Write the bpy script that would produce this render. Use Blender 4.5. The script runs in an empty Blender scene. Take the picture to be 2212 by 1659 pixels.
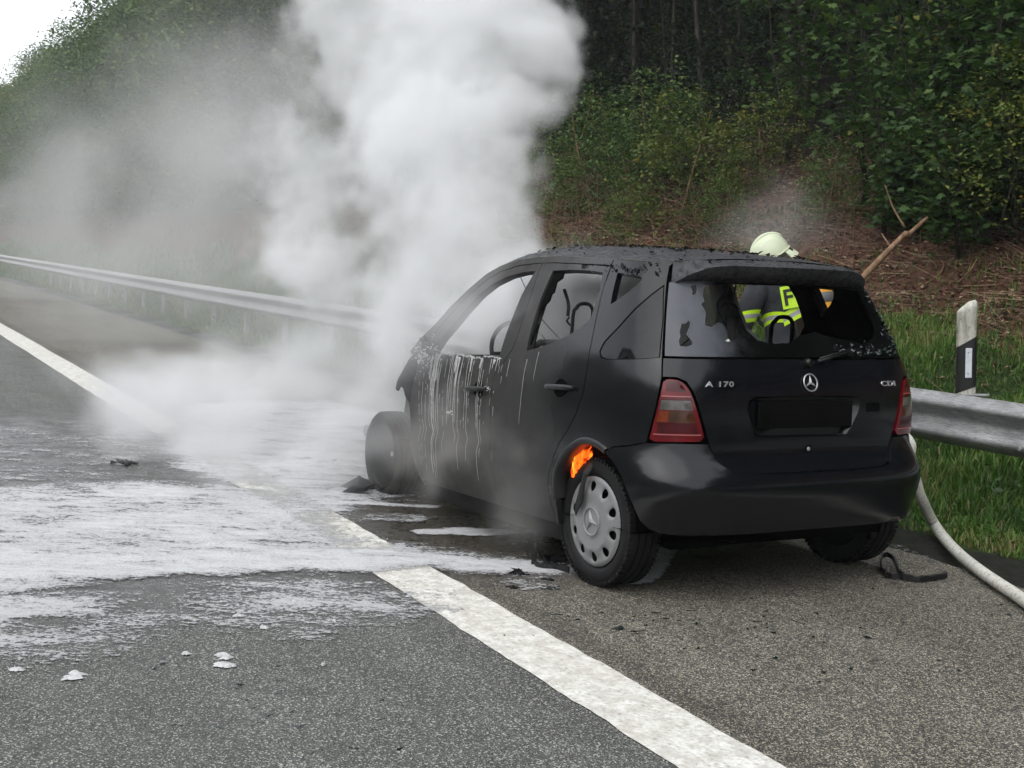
import bpy, bmesh, math, random
import numpy as np
from mathutils import Vector, Matrix
from mathutils.geometry import delaunay_2d_cdt
rng = np.random.default_rng(7); random.seed(7)
SC = bpy.context.scene
# ------------------------------------------------------------------ camera (x runs along the road, y to its left, z up; metres)
YAW_ROAD = 0.0621873   # the car stands turned by this against the road
CAMP = Vector((-5.2126, 3.8236, 1.4360))
yaw, pit, rol = math.radians(-30.234) + YAW_ROAD, math.radians(-5.237), math.radians(2.552)
FW = Vector((math.cos(yaw)*math.cos(pit), math.sin(yaw)*math.cos(pit), math.sin(pit)))
_r = Vector((math.sin(yaw), -math.cos(yaw), 0)); _u = _r.cross(FW)
RT = _r*math.cos(rol) + _u*math.sin(rol); UP = -_r*math.sin(rol) + _u*math.cos(rol)
cam = bpy.data.objects.new('camera', bpy.data.cameras.new('camera')); SC.collection.objects.link(cam)
m = Matrix.Identity(4)
for i in range(3):
    m[i][0], m[i][1], m[i][2], m[i][3] = RT[i], UP[i], -FW[i], CAMP[i]
cam.matrix_world = m
cam.data.sensor_width = 36; cam.data.lens = 47.57; cam.data.clip_end = 3000; cam.data.clip_start = .05
SC.camera = cam
# ------------------------------------------------------------------ overcast sky, veiled sun, exposure
SUN_EL, SUN_ROT = 48, 200
world = bpy.data.worlds.new('World'); SC.world = world; world.use_nodes = True
nt = world.node_tree; nt.nodes.clear()
out = nt.nodes.new('ShaderNodeOutputWorld'); bg = nt.nodes.new('ShaderNodeBackground')
sky = nt.nodes.new('ShaderNodeTexSky'); sky.sky_type = 'NISHITA'; sky.sun_disc = False
sky.sun_elevation = math.radians(SUN_EL); sky.sun_rotation = math.radians(SUN_ROT); sky.dust_density = 4; sky.air_density = 1
hs = nt.nodes.new('ShaderNodeHueSaturation'); hs.inputs['Saturation'].default_value = .12
mx = nt.nodes.new('ShaderNodeMixRGB'); mx.inputs[0].default_value = .8; mx.inputs[2].default_value = (6.6, 6.85, 7.2, 1)
nt.links.new(sky.outputs[0], hs.inputs['Color']); nt.links.new(hs.outputs[0], mx.inputs[1])
nt.links.new(mx.outputs[0], bg.inputs[0]); bg.inputs[1].default_value = .12
nt.links.new(bg.outputs[0], out.inputs[0])
sl = bpy.data.lights.new('sun', 'SUN'); sl.energy = .6; sl.angle = math.radians(75); sl.color = (1, .97, .93)
sun = bpy.data.objects.new('sun', sl); SC.collection.objects.link(sun)
_e, _a = math.radians(SUN_EL), math.radians(120)      # from behind the camera's left shoulder
sun.rotation_euler = Vector((math.cos(_a)*math.cos(_e), math.sin(_a)*math.cos(_e), math.sin(_e))).to_track_quat('Z', 'Y').to_euler()
sky.sun_rotation = math.pi/2 - _a
SC.view_settings.view_transform = 'Standard'; SC.view_settings.look = 'None'; SC.view_settings.gamma = 1
SC.view_settings.exposure = 1.0; SC.view_settings.use_curve_mapping = False
SC.cycles.use_denoising = True
SC.cycles.use_adaptive_sampling = True; SC.cycles.adaptive_threshold = .02
SC.cycles.max_bounces = 10; SC.cycles.diffuse_bounces = 2; SC.cycles.glossy_bounces = 2
SC.cycles.transmission_bounces = 4; SC.cycles.transparent_max_bounces = 10; SC.cycles.volume_bounces = 7
SC.cycles.volume_step_rate = 2.0; SC.cycles.volume_max_steps = 256

# ------------------------------------------------------------------ helpers
F_PX = 5412.47/1.85172; CXP, CYP = 1106.0, 829.5
def ray(px, py): return FW + RT*((px-CXP)/F_PX) + UP*((CYP-py)/F_PX)
def at(px, py, d): return CAMP + ray(px, py)*d                     # a place seen there at depth d
def gr(px, py, z=0.0):
    v = ray(px, py); return CAMP + v*((z-CAMP.z)/v.z)
def foot(px, py, far=90):
    v = ray(px, py); t = 5.0
    while t < far:
        P = CAMP+v*t
        if P.z < float(bankz(P.x, P.y)): return P
        t += .05
    return P
def aty(px, py, y):
    v = ray(px, py); return CAMP + v*((y-CAMP.y)/v.y)
def link(o): SC.collection.objects.link(o); return o
def tag(o, label=None, cat=None, group=None, kind=None):
    if label: o['label'] = label
    if cat: o['category'] = cat
    if group: o['group'] = group
    if kind: o['kind'] = kind
    return o
def empty(name, loc=(0, 0, 0), rz=0.0):
    o = bpy.data.objects.new(name, None); o.empty_display_size = .2
    o.location = loc; o.rotation_euler = (0, 0, rz); return link(o)
def mesh(name, V, F, mats=None, parent=None, smooth=False, col=None, mi=None, obj=True):
    """F: list of faces or an (n,k) array"""
    me = bpy.data.meshes.new(name)
    V = np.asarray(V, dtype=np.float32).reshape(-1, 3)
    if isinstance(F, np.ndarray) and F.ndim == 2:
        n, k = F.shape
        me.vertices.add(len(V)); me.vertices.foreach_set('co', V.ravel())
        me.loops.add(n*k); me.loops.foreach_set('vertex_index', F.astype(np.int32).ravel())
        me.polygons.add(n); me.polygons.foreach_set('loop_start', np.arange(0, n*k, k, dtype=np.int32))
        me.update(calc_edges=True)
    else:
        me.from_pydata(V.tolist(), [], [tuple(int(i) for i in f) for f in F]); me.update()
    if mats is not None:
        for q in (mats if isinstance(mats, (list, tuple)) else [mats]): me.materials.append(q)
    if mi is not None: me.polygons.foreach_set('material_index', np.asarray(mi, dtype=np.int32))
    me.polygons.foreach_set('use_smooth', np.full(len(me.polygons), bool(smooth)))
    if col is not None:
        a = me.color_attributes.new('tint', 'FLOAT_COLOR', 'POINT')
        c = np.ones((len(V), 4), dtype=np.float32); c[:, :col.shape[1]] = col; a.data.foreach_set('color', c.ravel())
    me.validate()
    if not obj: return me
    o = bpy.data.objects.new(name, me); link(o)
    if parent: o.parent = parent
    return o
class MB:
    def __init__(s): s.v = []; s.f = []; s.n = 0
    def add(s, V, F):
        V = [tuple(v) for v in V]; s.v += V; s.f += [tuple(i+s.n for i in f) for f in F]; s.n += len(V); return s
    def box(s, c, d, R=None, bev=0.0):
        c = Vector(c); h = Vector(d)/2; V = []
        if bev <= 0:
            for x in (-1, 1):
                for y in (-1, 1):
                    for z in (-1, 1): V.append(Vector((x*h.x, y*h.y, z*h.z)))
            F = [(0, 1, 3, 2), (4, 6, 7, 5), (0, 4, 5, 1), (2, 3, 7, 6), (0, 2, 6, 4), (1, 5, 7, 3)]
        else:
            bm = bmesh.new(); bmesh.ops.create_cube(bm, size=1)
            for v in bm.verts: v.co = Vector((v.co.x*d[0], v.co.y*d[1], v.co.z*d[2]))
            bmesh.ops.bevel(bm, geom=bm.edges[:], offset=bev, segments=2, affect='EDGES', profile=.6)
            bm.verts.index_update(); V = [v.co.copy() for v in bm.verts]; F = [[v.index for v in f.verts] for f in bm.faces]; bm.free()
        if R is not None: V = [R @ v for v in V]
        return s.add([v+c for v in V], F)
    def tube(s, pts, r, n=8, cap=True, flat=1.0, upv=None):
        pts = [Vector(p) for p in pts]; m_ = len(pts)
        rs = r if isinstance(r, (list, tuple)) else [r]*m_
        prev = None; rings = []
        for i, p in enumerate(pts):
            t = (pts[min(i+1, m_-1)]-pts[max(i-1, 0)]).normalized()
            if prev is None:
                a = Vector(upv) if upv is not None else (Vector((0, 0, 1)) if abs(t.z) < .9 else Vector((1, 0, 0)))
                a = (a - t*a.dot(t)).normalized()
            else: a = (prev - t*prev.dot(t)).normalized()
            prev = a; b = t.cross(a)
            rings.append([p + (a*math.cos(2*math.pi*k/n)*flat + b*math.sin(2*math.pi*k/n))*rs[i] for k in range(n)])
        V = [v for q in rings for v in q]; F = []
        for i in range(m_-1):
            for k in range(n): F.append((i*n+k, i*n+(k+1) % n, (i+1)*n+(k+1) % n, (i+1)*n+k))
        if cap: F.append(tuple(range(n))[::-1]); F.append(tuple((m_-1)*n+k for k in range(n)))
        return s.add(V, F)
    def lathe(s, prof, n, c, axis='y', close=False):
        """prof: (radius, offset along the axis)"""
        V = []; F = []; c = Vector(c); m_ = len(prof)
        for k in range(n):
            a = 2*math.pi*k/n
            for (r, t) in prof:
                if axis == 'y': V.append(c+Vector((r*math.cos(a), t, r*math.sin(a))))
                elif axis == 'x': V.append(c+Vector((t, r*math.cos(a), r*math.sin(a))))
                else: V.append(c+Vector((r*math.cos(a), r*math.sin(a), t)))
        for k in range(n):
            k2 = (k+1) % n
            for i in range(m_ if close else m_-1):
                j = (i+1) % m_; F.append((k*m_+i, k*m_+j, k2*m_+j, k2*m_+i))
        return s.add(V, F)
    def build(s, name, mat=None, parent=None, smooth=False, **k):
        return mesh(name, s.v, s.f, mat, parent, smooth, **k)
def sharp(o, deg=35):
    try: o.data.set_sharp_from_angle(angle=math.radians(deg))
    except Exception: pass
    return o
def spline(pts, n=8):
    pts = [Vector(p) for p in pts]; o_ = []
    P = [2*pts[0]-pts[1]]+pts+[2*pts[-1]-pts[-2]]
    for i in range(1, len(P)-2):
        a, b, c, d = P[i-1], P[i], P[i+1], P[i+2]
        for k in range(n):
            t = k/n; o_.append(.5*((2*b)+(c-a)*t+(2*a-5*b+4*c-d)*t*t+(-a+3*b-3*c+d)*t**3))
    o_.append(pts[-1]); return o_
# value noise for modelling
def vnoise(x, y, seed=0):
    xi = np.floor(x).astype(np.int64); yi = np.floor(y).astype(np.int64); xf = x-xi; yf = y-yi
    def h(a, b):
        n = (a*374761393 + b*668265263 + seed*982451653) & 0x7fffffff
        n = ((n ^ (n >> 13))*1274126177) & 0x7fffffff
        return ((n ^ (n >> 16)) & 0xffff)/65535.0
    u = xf*xf*(3-2*xf); v = yf*yf*(3-2*yf)
    return (h(xi, yi)*(1-u)+h(xi+1, yi)*u)*(1-v)+(h(xi, yi+1)*(1-u)+h(xi+1, yi+1)*u)*v
def fbm(x, y, o_=4, seed=0):
    t = 0; a = .5; s_ = 0
    for i in range(o_): t = t+a*vnoise(x*2**i, y*2**i, seed+i); s_ += a; a *= .5
    return t/s_
def inpoly(x, y, poly):
    x = np.asarray(x, float); y = np.asarray(y, float); r = np.zeros(x.shape, bool); n = len(poly)
    for i in range(n):
        x1, y1 = poly[i]; x2, y2 = poly[(i+1) % n]
        if y1 == y2: continue
        c = ((y1 > y) != (y2 > y)) & (x < (x2-x1)*(y-y1)/(y2-y1)+x1); r ^= c
    return r
def polydist(x, y, poly):
    d = np.full(np.shape(x), 1e9); n = len(poly)
    for i in range(n):
        x1, y1 = poly[i]; x2, y2 = poly[(i+1) % n]; L = (x2-x1)**2+(y2-y1)**2+1e-12
        t = np.clip(((x-x1)*(x2-x1)+(y-y1)*(y2-y1))/L, 0, 1)
        d = np.minimum(d, np.hypot(x-x1-t*(x2-x1), y-y1-t*(y2-y1)))
    return d

# ------------------------------------------------------------------ materials
class N:
    def __init__(s, name, rough=.6, spec=.5, metal=0.0, base=None):
        s.m = bpy.data.materials.new(name); s.m.use_nodes = True; s.t = s.m.node_tree
        s.b = s.t.nodes['Principled BSDF']; s.o = s.t.nodes['Material Output']
        s.b.inputs['Roughness'].default_value = rough; s.b.inputs['Metallic'].default_value = metal
        s.b.inputs['Specular IOR Level'].default_value = spec
        if base: s.b.inputs['Base Color'].default_value = (*base, 1)
    def n(s, t, **k):
        q = s.t.nodes.new(t)
        for a, b in k.items():
            if a[0] == 'i' and a[1:].isdigit(): q.inputs[int(a[1:])].default_value = b
            elif a in q.inputs: q.inputs[a].default_value = b
            else: setattr(q, a, b)
        return q
    def l(s, a, b): s.t.links.new(a, b)
    def pos(s, scale=(1, 1, 1), obj=False):
        g = s.n('ShaderNodeTexCoord').outputs['Object'] if obj else s.n('ShaderNodeNewGeometry').outputs['Position']
        mp = s.n('ShaderNodeMapping'); mp.inputs['Scale'].default_value = scale; s.l(g, mp.inputs[0]); return mp.outputs[0]
    def rpos(s, ang, scale):
        g = s.n('ShaderNodeNewGeometry').outputs['Position']; a = s.n('ShaderNodeMapping'); a.inputs['Rotation'].default_value = (0, 0, ang); s.l(g, a.inputs[0])
        b = s.n('ShaderNodeMapping'); b.inputs['Scale'].default_value = scale; s.l(a.outputs[0], b.inputs[0]); return b.outputs[0]
    def noise(s, v, scale, det=4, rough=.55, dist=0.0):
        q = s.n('ShaderNodeTexNoise'); q.inputs['Scale'].default_value = scale; q.inputs['Detail'].default_value = det
        q.inputs['Roughness'].default_value = rough; q.inputs['Distortion'].default_value = dist; s.l(v, q.inputs['Vector']); return q.outputs[0]
    def vor(s, v, scale, outp='Color', feat='F1', rnd=1.0):
        q = s.n('ShaderNodeTexVoronoi', feature=feat); q.inputs['Scale'].default_value = scale; q.inputs['Randomness'].default_value = rnd
        s.l(v, q.inputs['Vector']); return q.outputs[outp]
    def ramp(s, v, st, interp='LINEAR'):
        q = s.n('ShaderNodeValToRGB'); q.color_ramp.interpolation = interp; e = q.color_ramp.elements
        while len(e) < len(st): e.new(.5)
        for k, (p, c) in enumerate(st):
            e[k].position = p; e[k].color = (*c, 1) if isinstance(c, tuple) else (c, c, c, 1)
        s.l(v, q.inputs[0]); return q.outputs[0]
    def mix(s, f, a, b, mode='MIX'):
        q = s.n('ShaderNodeMixRGB', blend_type=mode)
        for k, w in ((0, f), (1, a), (2, b)):
            if isinstance(w, (int, float)): q.inputs[k].default_value = w if k == 0 else (w, w, w, 1)
            elif isinstance(w, tuple): q.inputs[k].default_value = (*w, 1)
            else: s.l(w, q.inputs[k])
        return q.outputs[0]
    def math(s, op, a, b=None, clamp=False):
        q = s.n('ShaderNodeMath', operation=op, use_clamp=clamp)
        for k, w in ((0, a), (1, b)):
            if w is None: continue
            if isinstance(w, (int, float)): q.inputs[k].default_value = w
            else: s.l(w, q.inputs[k])
        return q.outputs[0]
    def sep(s, v):
        q = s.n('ShaderNodeSeparateXYZ'); s.l(v, q.inputs[0]); return q.outputs
    def bump(s, h, strength=.3, dist=.01):
        q = s.n('ShaderNodeBump'); q.inputs['Strength'].default_value = strength; q.inputs['Distance'].default_value = dist
        s.l(h, q.inputs['Height']); s.l(q.outputs[0], s.b.inputs['Normal']); return q
    def col(s, c): s.l(c, s.b.inputs['Base Color'])
    def rgh(s, c): s.l(c, s.b.inputs['Roughness'])
def plain(name, base, rough=.6, metal=0.0, spec=.5, var=.25, sc=6, bump=0.0):
    q = N(name, rough, spec, metal)
    p = q.pos(obj=True); n_ = q.noise(p, sc, 5, .6)
    a = tuple(c*(1-var) for c in base); b = tuple(min(1, c*(1+var)) for c in base)
    q.col(q.ramp(n_, [(.3, a), (.7, b)]))
    if bump: q.bump(q.noise(p, sc*8, 4), bump, .004)
    return q.m
# the whole car shares paint that fades to matt scorched metal towards the burnt front
def paint_mat():
    q = N('car_paint', .2, .42)
    p = q.pos(obj=True); s_ = q.sep(p)
    big = q.noise(p, 1.7, 5, .6); fine = q.noise(p, 26, 4, .65)
    # burn: 0 at the tail, 1 at the front doors; the scorch climbs to the roof edge
    t = q.math('MULTIPLY', q.math('SUBTRACT', s_[0], .15), 1.35)
    t = q.math('ADD', t, q.math('MULTIPLY', q.math('SUBTRACT', big, .5), .9))
    up = q.math('MULTIPLY', q.math('SUBTRACT', s_[2], 1.36), 6.0, clamp=True)
    t = q.math('ADD', t, q.math('MULTIPLY', up, q.math('MULTIPLY', q.math('SUBTRACT', fine, .3), 1.6)), clamp=True)
    good = q.ramp(fine, [(.3, (.0045, .0048, .0062)), (.7, (.007, .0075, .0095))])
    burnt = q.ramp(q.noise(p, 7, 6, .7), [(.3, (.016, .015, .014)), (.5, (.030, .028, .026)), (.66, (.052, .049, .045)), (.82, (.13, .125, .115))])
    base = q.mix(t, good, burnt)
    dust = q.ramp(q.noise(p, 340, 2, .5), [(.74, 0.0), (.78, .5)])
    base = q.mix(dust, base, (.25, .25, .25)); q.col(base)
    r_ = q.mix(t, q.ramp(big, [(.3, .09), (.7, .20)]), .72); q.rgh(r_)
    q.bump(q.noise(p, 55, 5, .7), .12, .003)
    return q.m
M = {}
M['paint'] = paint_mat()
M['soot'] = plain('sooty_metal', (.007, .007, .007), .8, spec=.25, var=.5, sc=9, bump=.4)
M['innerm'] = plain('charred_interior', (.004, .0038, .0036), .95, spec=.05, var=.5, sc=14, bump=.5)
M['rubber'] = plain('tyre_rubber', (.007, .007, .0075), .6, spec=.3, var=.25, sc=20)
M['burnt_rubber'] = plain('burnt_rubber', (.035, .033, .031), .95, spec=.1, var=.6, sc=11, bump=.8)
M['plastic'] = plain('black_plastic', (.006, .006, .007), .4, var=.3, sc=12)
M['melt'] = plain('melted_plastic', (.004, .004, .005), .42, var=.4, sc=30, bump=.6)
M['seam'] = plain('door_gap_black', (.002, .002, .002), .95, spec=.05, var=.1)
M['alu'] = plain('hubcap_silver', (.27, .27, .275), .42, metal=.3, var=.06, sc=4, bump=.02)
M['chrome'] = plain('chrome', (.60, .60, .61), .32, metal=.75, var=.04, sc=10)
M['plate'] = plain('blackened_plate', (.002, .002, .002), .9, spec=.1, var=.1)
M['lampred'] = plain('red_lamp_plastic', (.13, .004, .007), .16, var=.3, sc=7)
M['lampdark'] = plain('smoked_red_lamp_plastic', (.055, .004, .006), .16, var=.4, sc=7)
M['lampclear'] = plain('clear_lamp_plastic', (.13, .12, .11), .15, var=.5, sc=9)
M['lampamber'] = plain('amber_lamp_plastic', (.12, .022, .006), .18, var=.6, sc=8)
M['lampline'] = plain('lamp_ridge', (.42, .12, .13), .25, var=.1)
M['glasssoot'] = plain('sooted_glass', (.012, .013, .015), .2, spec=.3, var=.35, sc=4)
M['glassdark'] = plain('blackened_glass', (.006, .007, .007), .22, var=.4, sc=9, bump=.1)
M['foamdrip'] = plain('foam_white', (.50, .50, .50), .6, var=.2, sc=60, bump=.3)
M['flake'] = plain('charred_flakes', (.005, .005, .0055), .75, spec=.25, var=.5, sc=50, bump=.5)
M['helmet'] = plain('helmet_luminous', (.62, .67, .48), .28, var=.05, sc=9)
M['jacket'] = plain('turnout_cloth', (.035, .038, .045), .85, spec=.2, var=.25, sc=12, bump=.5)
M['hivis'] = plain('hivis_yellow', (.50, .78, .02), .5, var=.08, sc=20)
M['silver'] = plain('reflective_grey', (.30, .30, .32), .35, var=.08, sc=20)
M['bottle'] = plain('air_bottle_yellow', (.72, .34, .03), .4, var=.12, sc=9)
M['bottle_band'] = plain('air_bottle_band', (.12, .12, .12), .5, var=.1, sc=9)
M['skin'] = plain('skin', (.45, .27, .2), .55, var=.08, sc=20)
M['glove'] = plain('glove_leather', (.05, .045, .04), .7, var=.3, sc=20)
M['leather'] = plain('boot_leather', (.015, .015, .015), .5, var=.2, sc=20)
M['ink'] = plain('black_ink', (.008, .008, .008), .6, var=.05)
# ================================================================== the setting
def bankz(x, y):
    """height of the verge and the wooded bank beside the road"""
    x = np.asarray(x, float); y = np.asarray(y, float)
    b = np.interp(-y, [1.2, 1.7, 2.3, 2.9, 3.6, 4.6, 6, 8, 12, 20, 45, 120], [-.03, -.02, .03, .12, .42, 1.0, 1.75, 2.8, 5.0, 10.2, 29, 70])
    amp = np.clip((-y-1.75)/2.5, 0, 1)
    n = (fbm(x*.45, y*.45, 4, 3)-.5)*.75*amp + (fbm(x*1.9+7, y*1.9, 3, 9)-.5)*.22*np.clip((-y-1.75)/1.2, 0, 1)
    far = np.clip((-y-14)/40, 0, 1)*(fbm(x*.03, y*.03, 3, 5)-.5)*9
    left = np.where(y > 9.5, np.clip((y-13)*.62, 0, 17)*(.8+.4*fbm(x*.05, y*.05, 4, 4)), 0)  # unseen slope opposite, raised to darken the car's reflections and the low sky
    return np.where(y > -1.2, -.03, b+n+far)+left
def grid(xs, ys, zf):
    X, Y = np.meshgrid(xs, ys, indexing='ij'); Z = zf(X, Y)
    V = np.stack([X, Y, Z], -1).reshape(-1, 3); a = np.arange(len(xs)*len(ys)).reshape(len(xs), len(ys))
    F = np.stack([a[:-1, :-1].ravel(), a[1:, :-1].ravel(), a[1:, 1:].ravel(), a[:-1, 1:].ravel()], -1)
    return V, F
def ground_mat():
    q = N('bank_soil', .95, .15)
    p = q.pos(); s_ = q.sep(p)
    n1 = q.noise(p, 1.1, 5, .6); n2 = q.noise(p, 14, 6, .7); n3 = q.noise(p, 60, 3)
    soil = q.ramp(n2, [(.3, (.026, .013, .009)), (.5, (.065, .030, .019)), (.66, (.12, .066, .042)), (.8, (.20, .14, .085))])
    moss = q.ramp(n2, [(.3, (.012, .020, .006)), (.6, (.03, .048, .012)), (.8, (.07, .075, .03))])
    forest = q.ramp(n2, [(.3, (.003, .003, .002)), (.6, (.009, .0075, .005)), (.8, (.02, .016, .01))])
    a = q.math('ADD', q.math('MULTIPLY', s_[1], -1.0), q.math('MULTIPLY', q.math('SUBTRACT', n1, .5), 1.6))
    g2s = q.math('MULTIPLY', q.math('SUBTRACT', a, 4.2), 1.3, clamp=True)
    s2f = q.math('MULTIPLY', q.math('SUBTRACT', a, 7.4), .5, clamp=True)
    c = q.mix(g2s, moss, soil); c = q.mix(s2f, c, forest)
    # wet black gutter beside the asphalt
    gut = q.math('SUBTRACT', 1.0, q.math('MULTIPLY', q.math('SUBTRACT', a, 1.66), 9, clamp=True))
    gcol = q.ramp(n2, [(.3, (.010, .010, .009)), (.7, (.030, .029, .025))])
    c = q.mix(gut, c, gcol); c = q.mix(q.math('GREATER_THAN', s_[1], 9.2), c, q.ramp(n1, [(.3, (.010, .018, .008)), (.7, (.030, .048, .016))])); q.col(c)
    q.rgh(q.mix(gut, .95, q.ramp(n1, [(.35, .28), (.6, .6)])))
    q.bump(n3, .6, .02)
    return q.m
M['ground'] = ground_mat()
xs = np.concatenate([np.arange(-300, -12, 16), np.arange(-12, 24, .14), np.arange(24, 70, .5), np.arange(70, 620, 10)])
ys = -np.concatenate([np.arange(1.0, 9, .13)[1:], np.arange(9, 24, .5), np.arange(24, 140, 6)])
ys = np.concatenate([ys[::-1], [-1.0, 9.0, 11, 13], np.arange(15, 46, 2), [60, 140, 300]])
V, F = grid(xs, ys, bankz)
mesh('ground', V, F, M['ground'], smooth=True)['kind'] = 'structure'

def road_mat():
    q = N('asphalt', .75, .4)
    p = q.pos(); s_ = q.sep(p)
    big = q.noise(p, .9, 5, .65); mid = q.noise(p, 5, 4, .6)
    st = q.vor(p, 200, 'Color'); sv = q.n('ShaderNodeSeparateColor'); q.l(st, sv.inputs[0])
    dist = q.vor(p, 200, 'Distance')
    st2 = q.vor(p, 62, 'Color'); sv2 = q.n('ShaderNodeSeparateColor'); q.l(st2, sv2.inputs[0])
    # hard shoulder (y below the line): coarse brown-grey chippings; the lane: finer, greyer
    sh = q.ramp(sv.outputs[0], [(.0, (.014, .0125, .009)), (.34, (.048, .042, .030)), (.55, (.122, .106, .076)), (.78, (.26, .230, .170)), (.93, (.62, .56, .44))])
    la = q.ramp(sv.outputs[0], [(.0, (.022, .022, .020)), (.35, (.060, .061, .055)), (.6, (.108, .110, .100)), (.85, (.20, .202, .18)), (.95, (.55, .55, .49))])
    sh = q.mix(q.math('MULTIPLY', q.math('GREATER_THAN', sv2.outputs[1], .86), .6), sh, (.015, .013, .012))
    edge = q.math('ADD', s_[1], q.math('MULTIPLY', q.math('SUBTRACT', mid, .5), .06))
    isl = q.math('GREATER_THAN', edge, 1.5)
    c = q.mix(isl, sh, la)
    c = q.mix(.3, c, q.ramp(big, [(.3, .045), (.7, .15)]))
    wear = q.noise(q.pos((.10, 2.2, 1)), 1.0, 5, .6); c = q.mix(q.ramp(wear, [(.40, .0), (.62, .30)]), c, q.mix(1, c, (.45, .45, .44), 'MULTIPLY'))
    c = q.mix(q.ramp(q.noise(p, 2.6, 6, .7), [(.52, .0), (.70, .45)]), c, q.mix(1, c, (.40, .39, .37), 'MULTIPLY'))
    # damp dark band along the right of the line and in front of the car, with shade painted in under it
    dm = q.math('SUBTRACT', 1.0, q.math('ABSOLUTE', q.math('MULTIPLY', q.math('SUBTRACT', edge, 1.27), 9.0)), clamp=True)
    wet_shade_x = q.math('MULTIPLY', q.math('ADD', q.math('SUBTRACT', s_[0], -.25), q.math('MULTIPLY', q.math('SUBTRACT', mid, .5), .7)), 1.6, clamp=True)
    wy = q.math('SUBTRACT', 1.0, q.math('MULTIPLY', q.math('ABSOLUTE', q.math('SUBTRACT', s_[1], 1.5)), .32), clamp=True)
    wet = q.math('MULTIPLY', wet_shade_x, q.math('MULTIPLY', wy, 1.7, clamp=True))  # wet road, and the painted shade under the car
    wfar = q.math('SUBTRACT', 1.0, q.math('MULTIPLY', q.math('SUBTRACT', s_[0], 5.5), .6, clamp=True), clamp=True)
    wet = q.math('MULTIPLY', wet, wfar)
    wet_shade = q.math('MAXIMUM', wet, q.math('MULTIPLY', dm, .55))
    c = q.mix(q.math('MULTIPLY', wet_shade, .75), c, q.mix(1, c, (.22, .21, .20), 'MULTIPLY'))
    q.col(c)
    q.rgh(q.mix(wet, .8, q.ramp(mid, [(.35, .16), (.65, .5)])))
    bm_ = q.n('ShaderNodeBump'); bm_.inputs['Distance'].default_value = .004
    q.l(q.mix(wet, .8, .25), bm_.inputs['Strength']); q.l(dist, bm_.inputs['Height']); q.l(bm_.outputs[0], q.b.inputs['Normal'])
    return q.m
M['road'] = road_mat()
xs = np.concatenate([np.arange(-60, -8, 4), np.arange(-8, 14, .25), np.arange(14, 60, 2), np.arange(60, 600, 20)])
edge_y = -1.2
ys = np.concatenate([[-1.2], np.arange(-1.0, 9.6, .5)])
X, Y = np.meshgrid(xs, ys, indexing='ij')
Y[:, 0] = -1.2+(fbm(X[:, 0]*2.2, X[:, 0]*0, 4, 21)-.5)*.09+np.where(X[:, 0] > 14, (X[:, 0]-14)*-.0006, 0)
V = np.stack([X, Y, np.zeros_like(X)], -1).reshape(-1, 3); a = np.arange(X.size).reshape(X.shape)
F = np.stack([a[:-1, :-1].ravel(), a[1:, :-1].ravel(), a[1:, 1:].ravel(), a[:-1, 1:].ravel()], -1)
# worn edge face going down to the gutter
lo = V[a[:, 0]].copy(); lo[:, 2] = -.05; lo[:, 1] -= .02; k0 = len(V); V = np.vstack([V, lo])
E_ = np.arange(len(xs)-1); F = np.vstack([F, np.stack([a[:-1, 0], k0+E_, k0+E_+1, a[1:, 0]], -1)])
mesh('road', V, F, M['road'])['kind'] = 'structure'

def line_mat():
    q = N('road_paint', .75, .3)
    p = q.pos(); n1 = q.noise(p, 60, 3, .6); n2 = q.noise(p, 3, 4); n3 = q.noise(p, 14, 5, .7)
    c = q.ramp(n1, [(.26, (.20, .19, .17)), (.36, (.58, .57, .52)), (.5, (.72, .71, .67)), (.8, (.80, .79, .75))])
    c = q.mix(q.ramp(n3, [(.42, .45), (.60, 0.0)]), c, (.30, .27, .22)); q.col(q.mix(q.ramp(n2, [(.3, .25), (.6, 0.0)]), c, (.42, .38, .30)))
    q.bump(q.math('ADD', n1, q.math('MULTIPLY', q.vor(p, 45, 'Distance'), -.6)), .55, .006)
    return q.m
xs = np.concatenate([np.arange(-8, 10, .05), np.arange(10, 60, 1), np.arange(60, 600, 20)])
e0 = 1.355+(fbm(xs*9, xs*0, 4, 31)-.5)*.022; e1 = 1.655+(fbm(xs*9, xs*0+5, 4, 33)-.5)*.022
V = np.concatenate([np.stack([xs, e0, xs*0+.004], -1), np.stack([xs, e1, xs*0+.004], -1)]); n_ = len(xs); i_ = np.arange(n_-1)
tag(mesh('edge_line', V, np.stack([i_, i_+1, n_+i_+1, n_+i_], -1), line_mat()), kind='structure')

# ------------------------------------------------------------------ extinguishing foam over the asphalt
FO = []   # (polygon on the ground, feather in m, amount)
def fp(pts, feather, amt): FO.append(([(gr(*p).x, gr(*p).y) for p in pts], feather, amt))
fp([(-500, 1040), (0, 1050), (300, 1035), (560, 1050), (760, 1075), (880, 1078), (900, 1085), (800, 1100), (770, 1125), (820, 1165), (930, 1186), (1060, 1197), (1160, 1203), (1235, 1222), (1240, 1243), (1150, 1240), (1000, 1241), (930, 1230), (820, 1242), (560, 1243), (300, 1262), (0, 1290), (-500, 1320)], .34, .88)
fp([(-600, 1290), (0, 1275), (300, 1255), (560, 1240), (860, 1240), (1000, 1290), (930, 1350), (700, 1400), (480, 1400), (250, 1430), (0, 1450), (-600, 1480)], .5, .68)
fp([(-600, 1185), (0, 1190), (300, 1190), (560, 1182), (800, 1180), (930, 1196), (1060, 1203), (1160, 1207), (1235, 1224), (1240, 1243), (1150, 1240), (1000, 1241), (930, 1230), (820, 1240), (560, 1238), (300, 1252), (0, 1262), (-600, 1270)], .22, 1.12)
fp([(-600, 1290), (0, 1280), (250, 1270), (420, 1300), (250, 1350), (0, 1380), (-600, 1420)], .45, .88)
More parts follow.
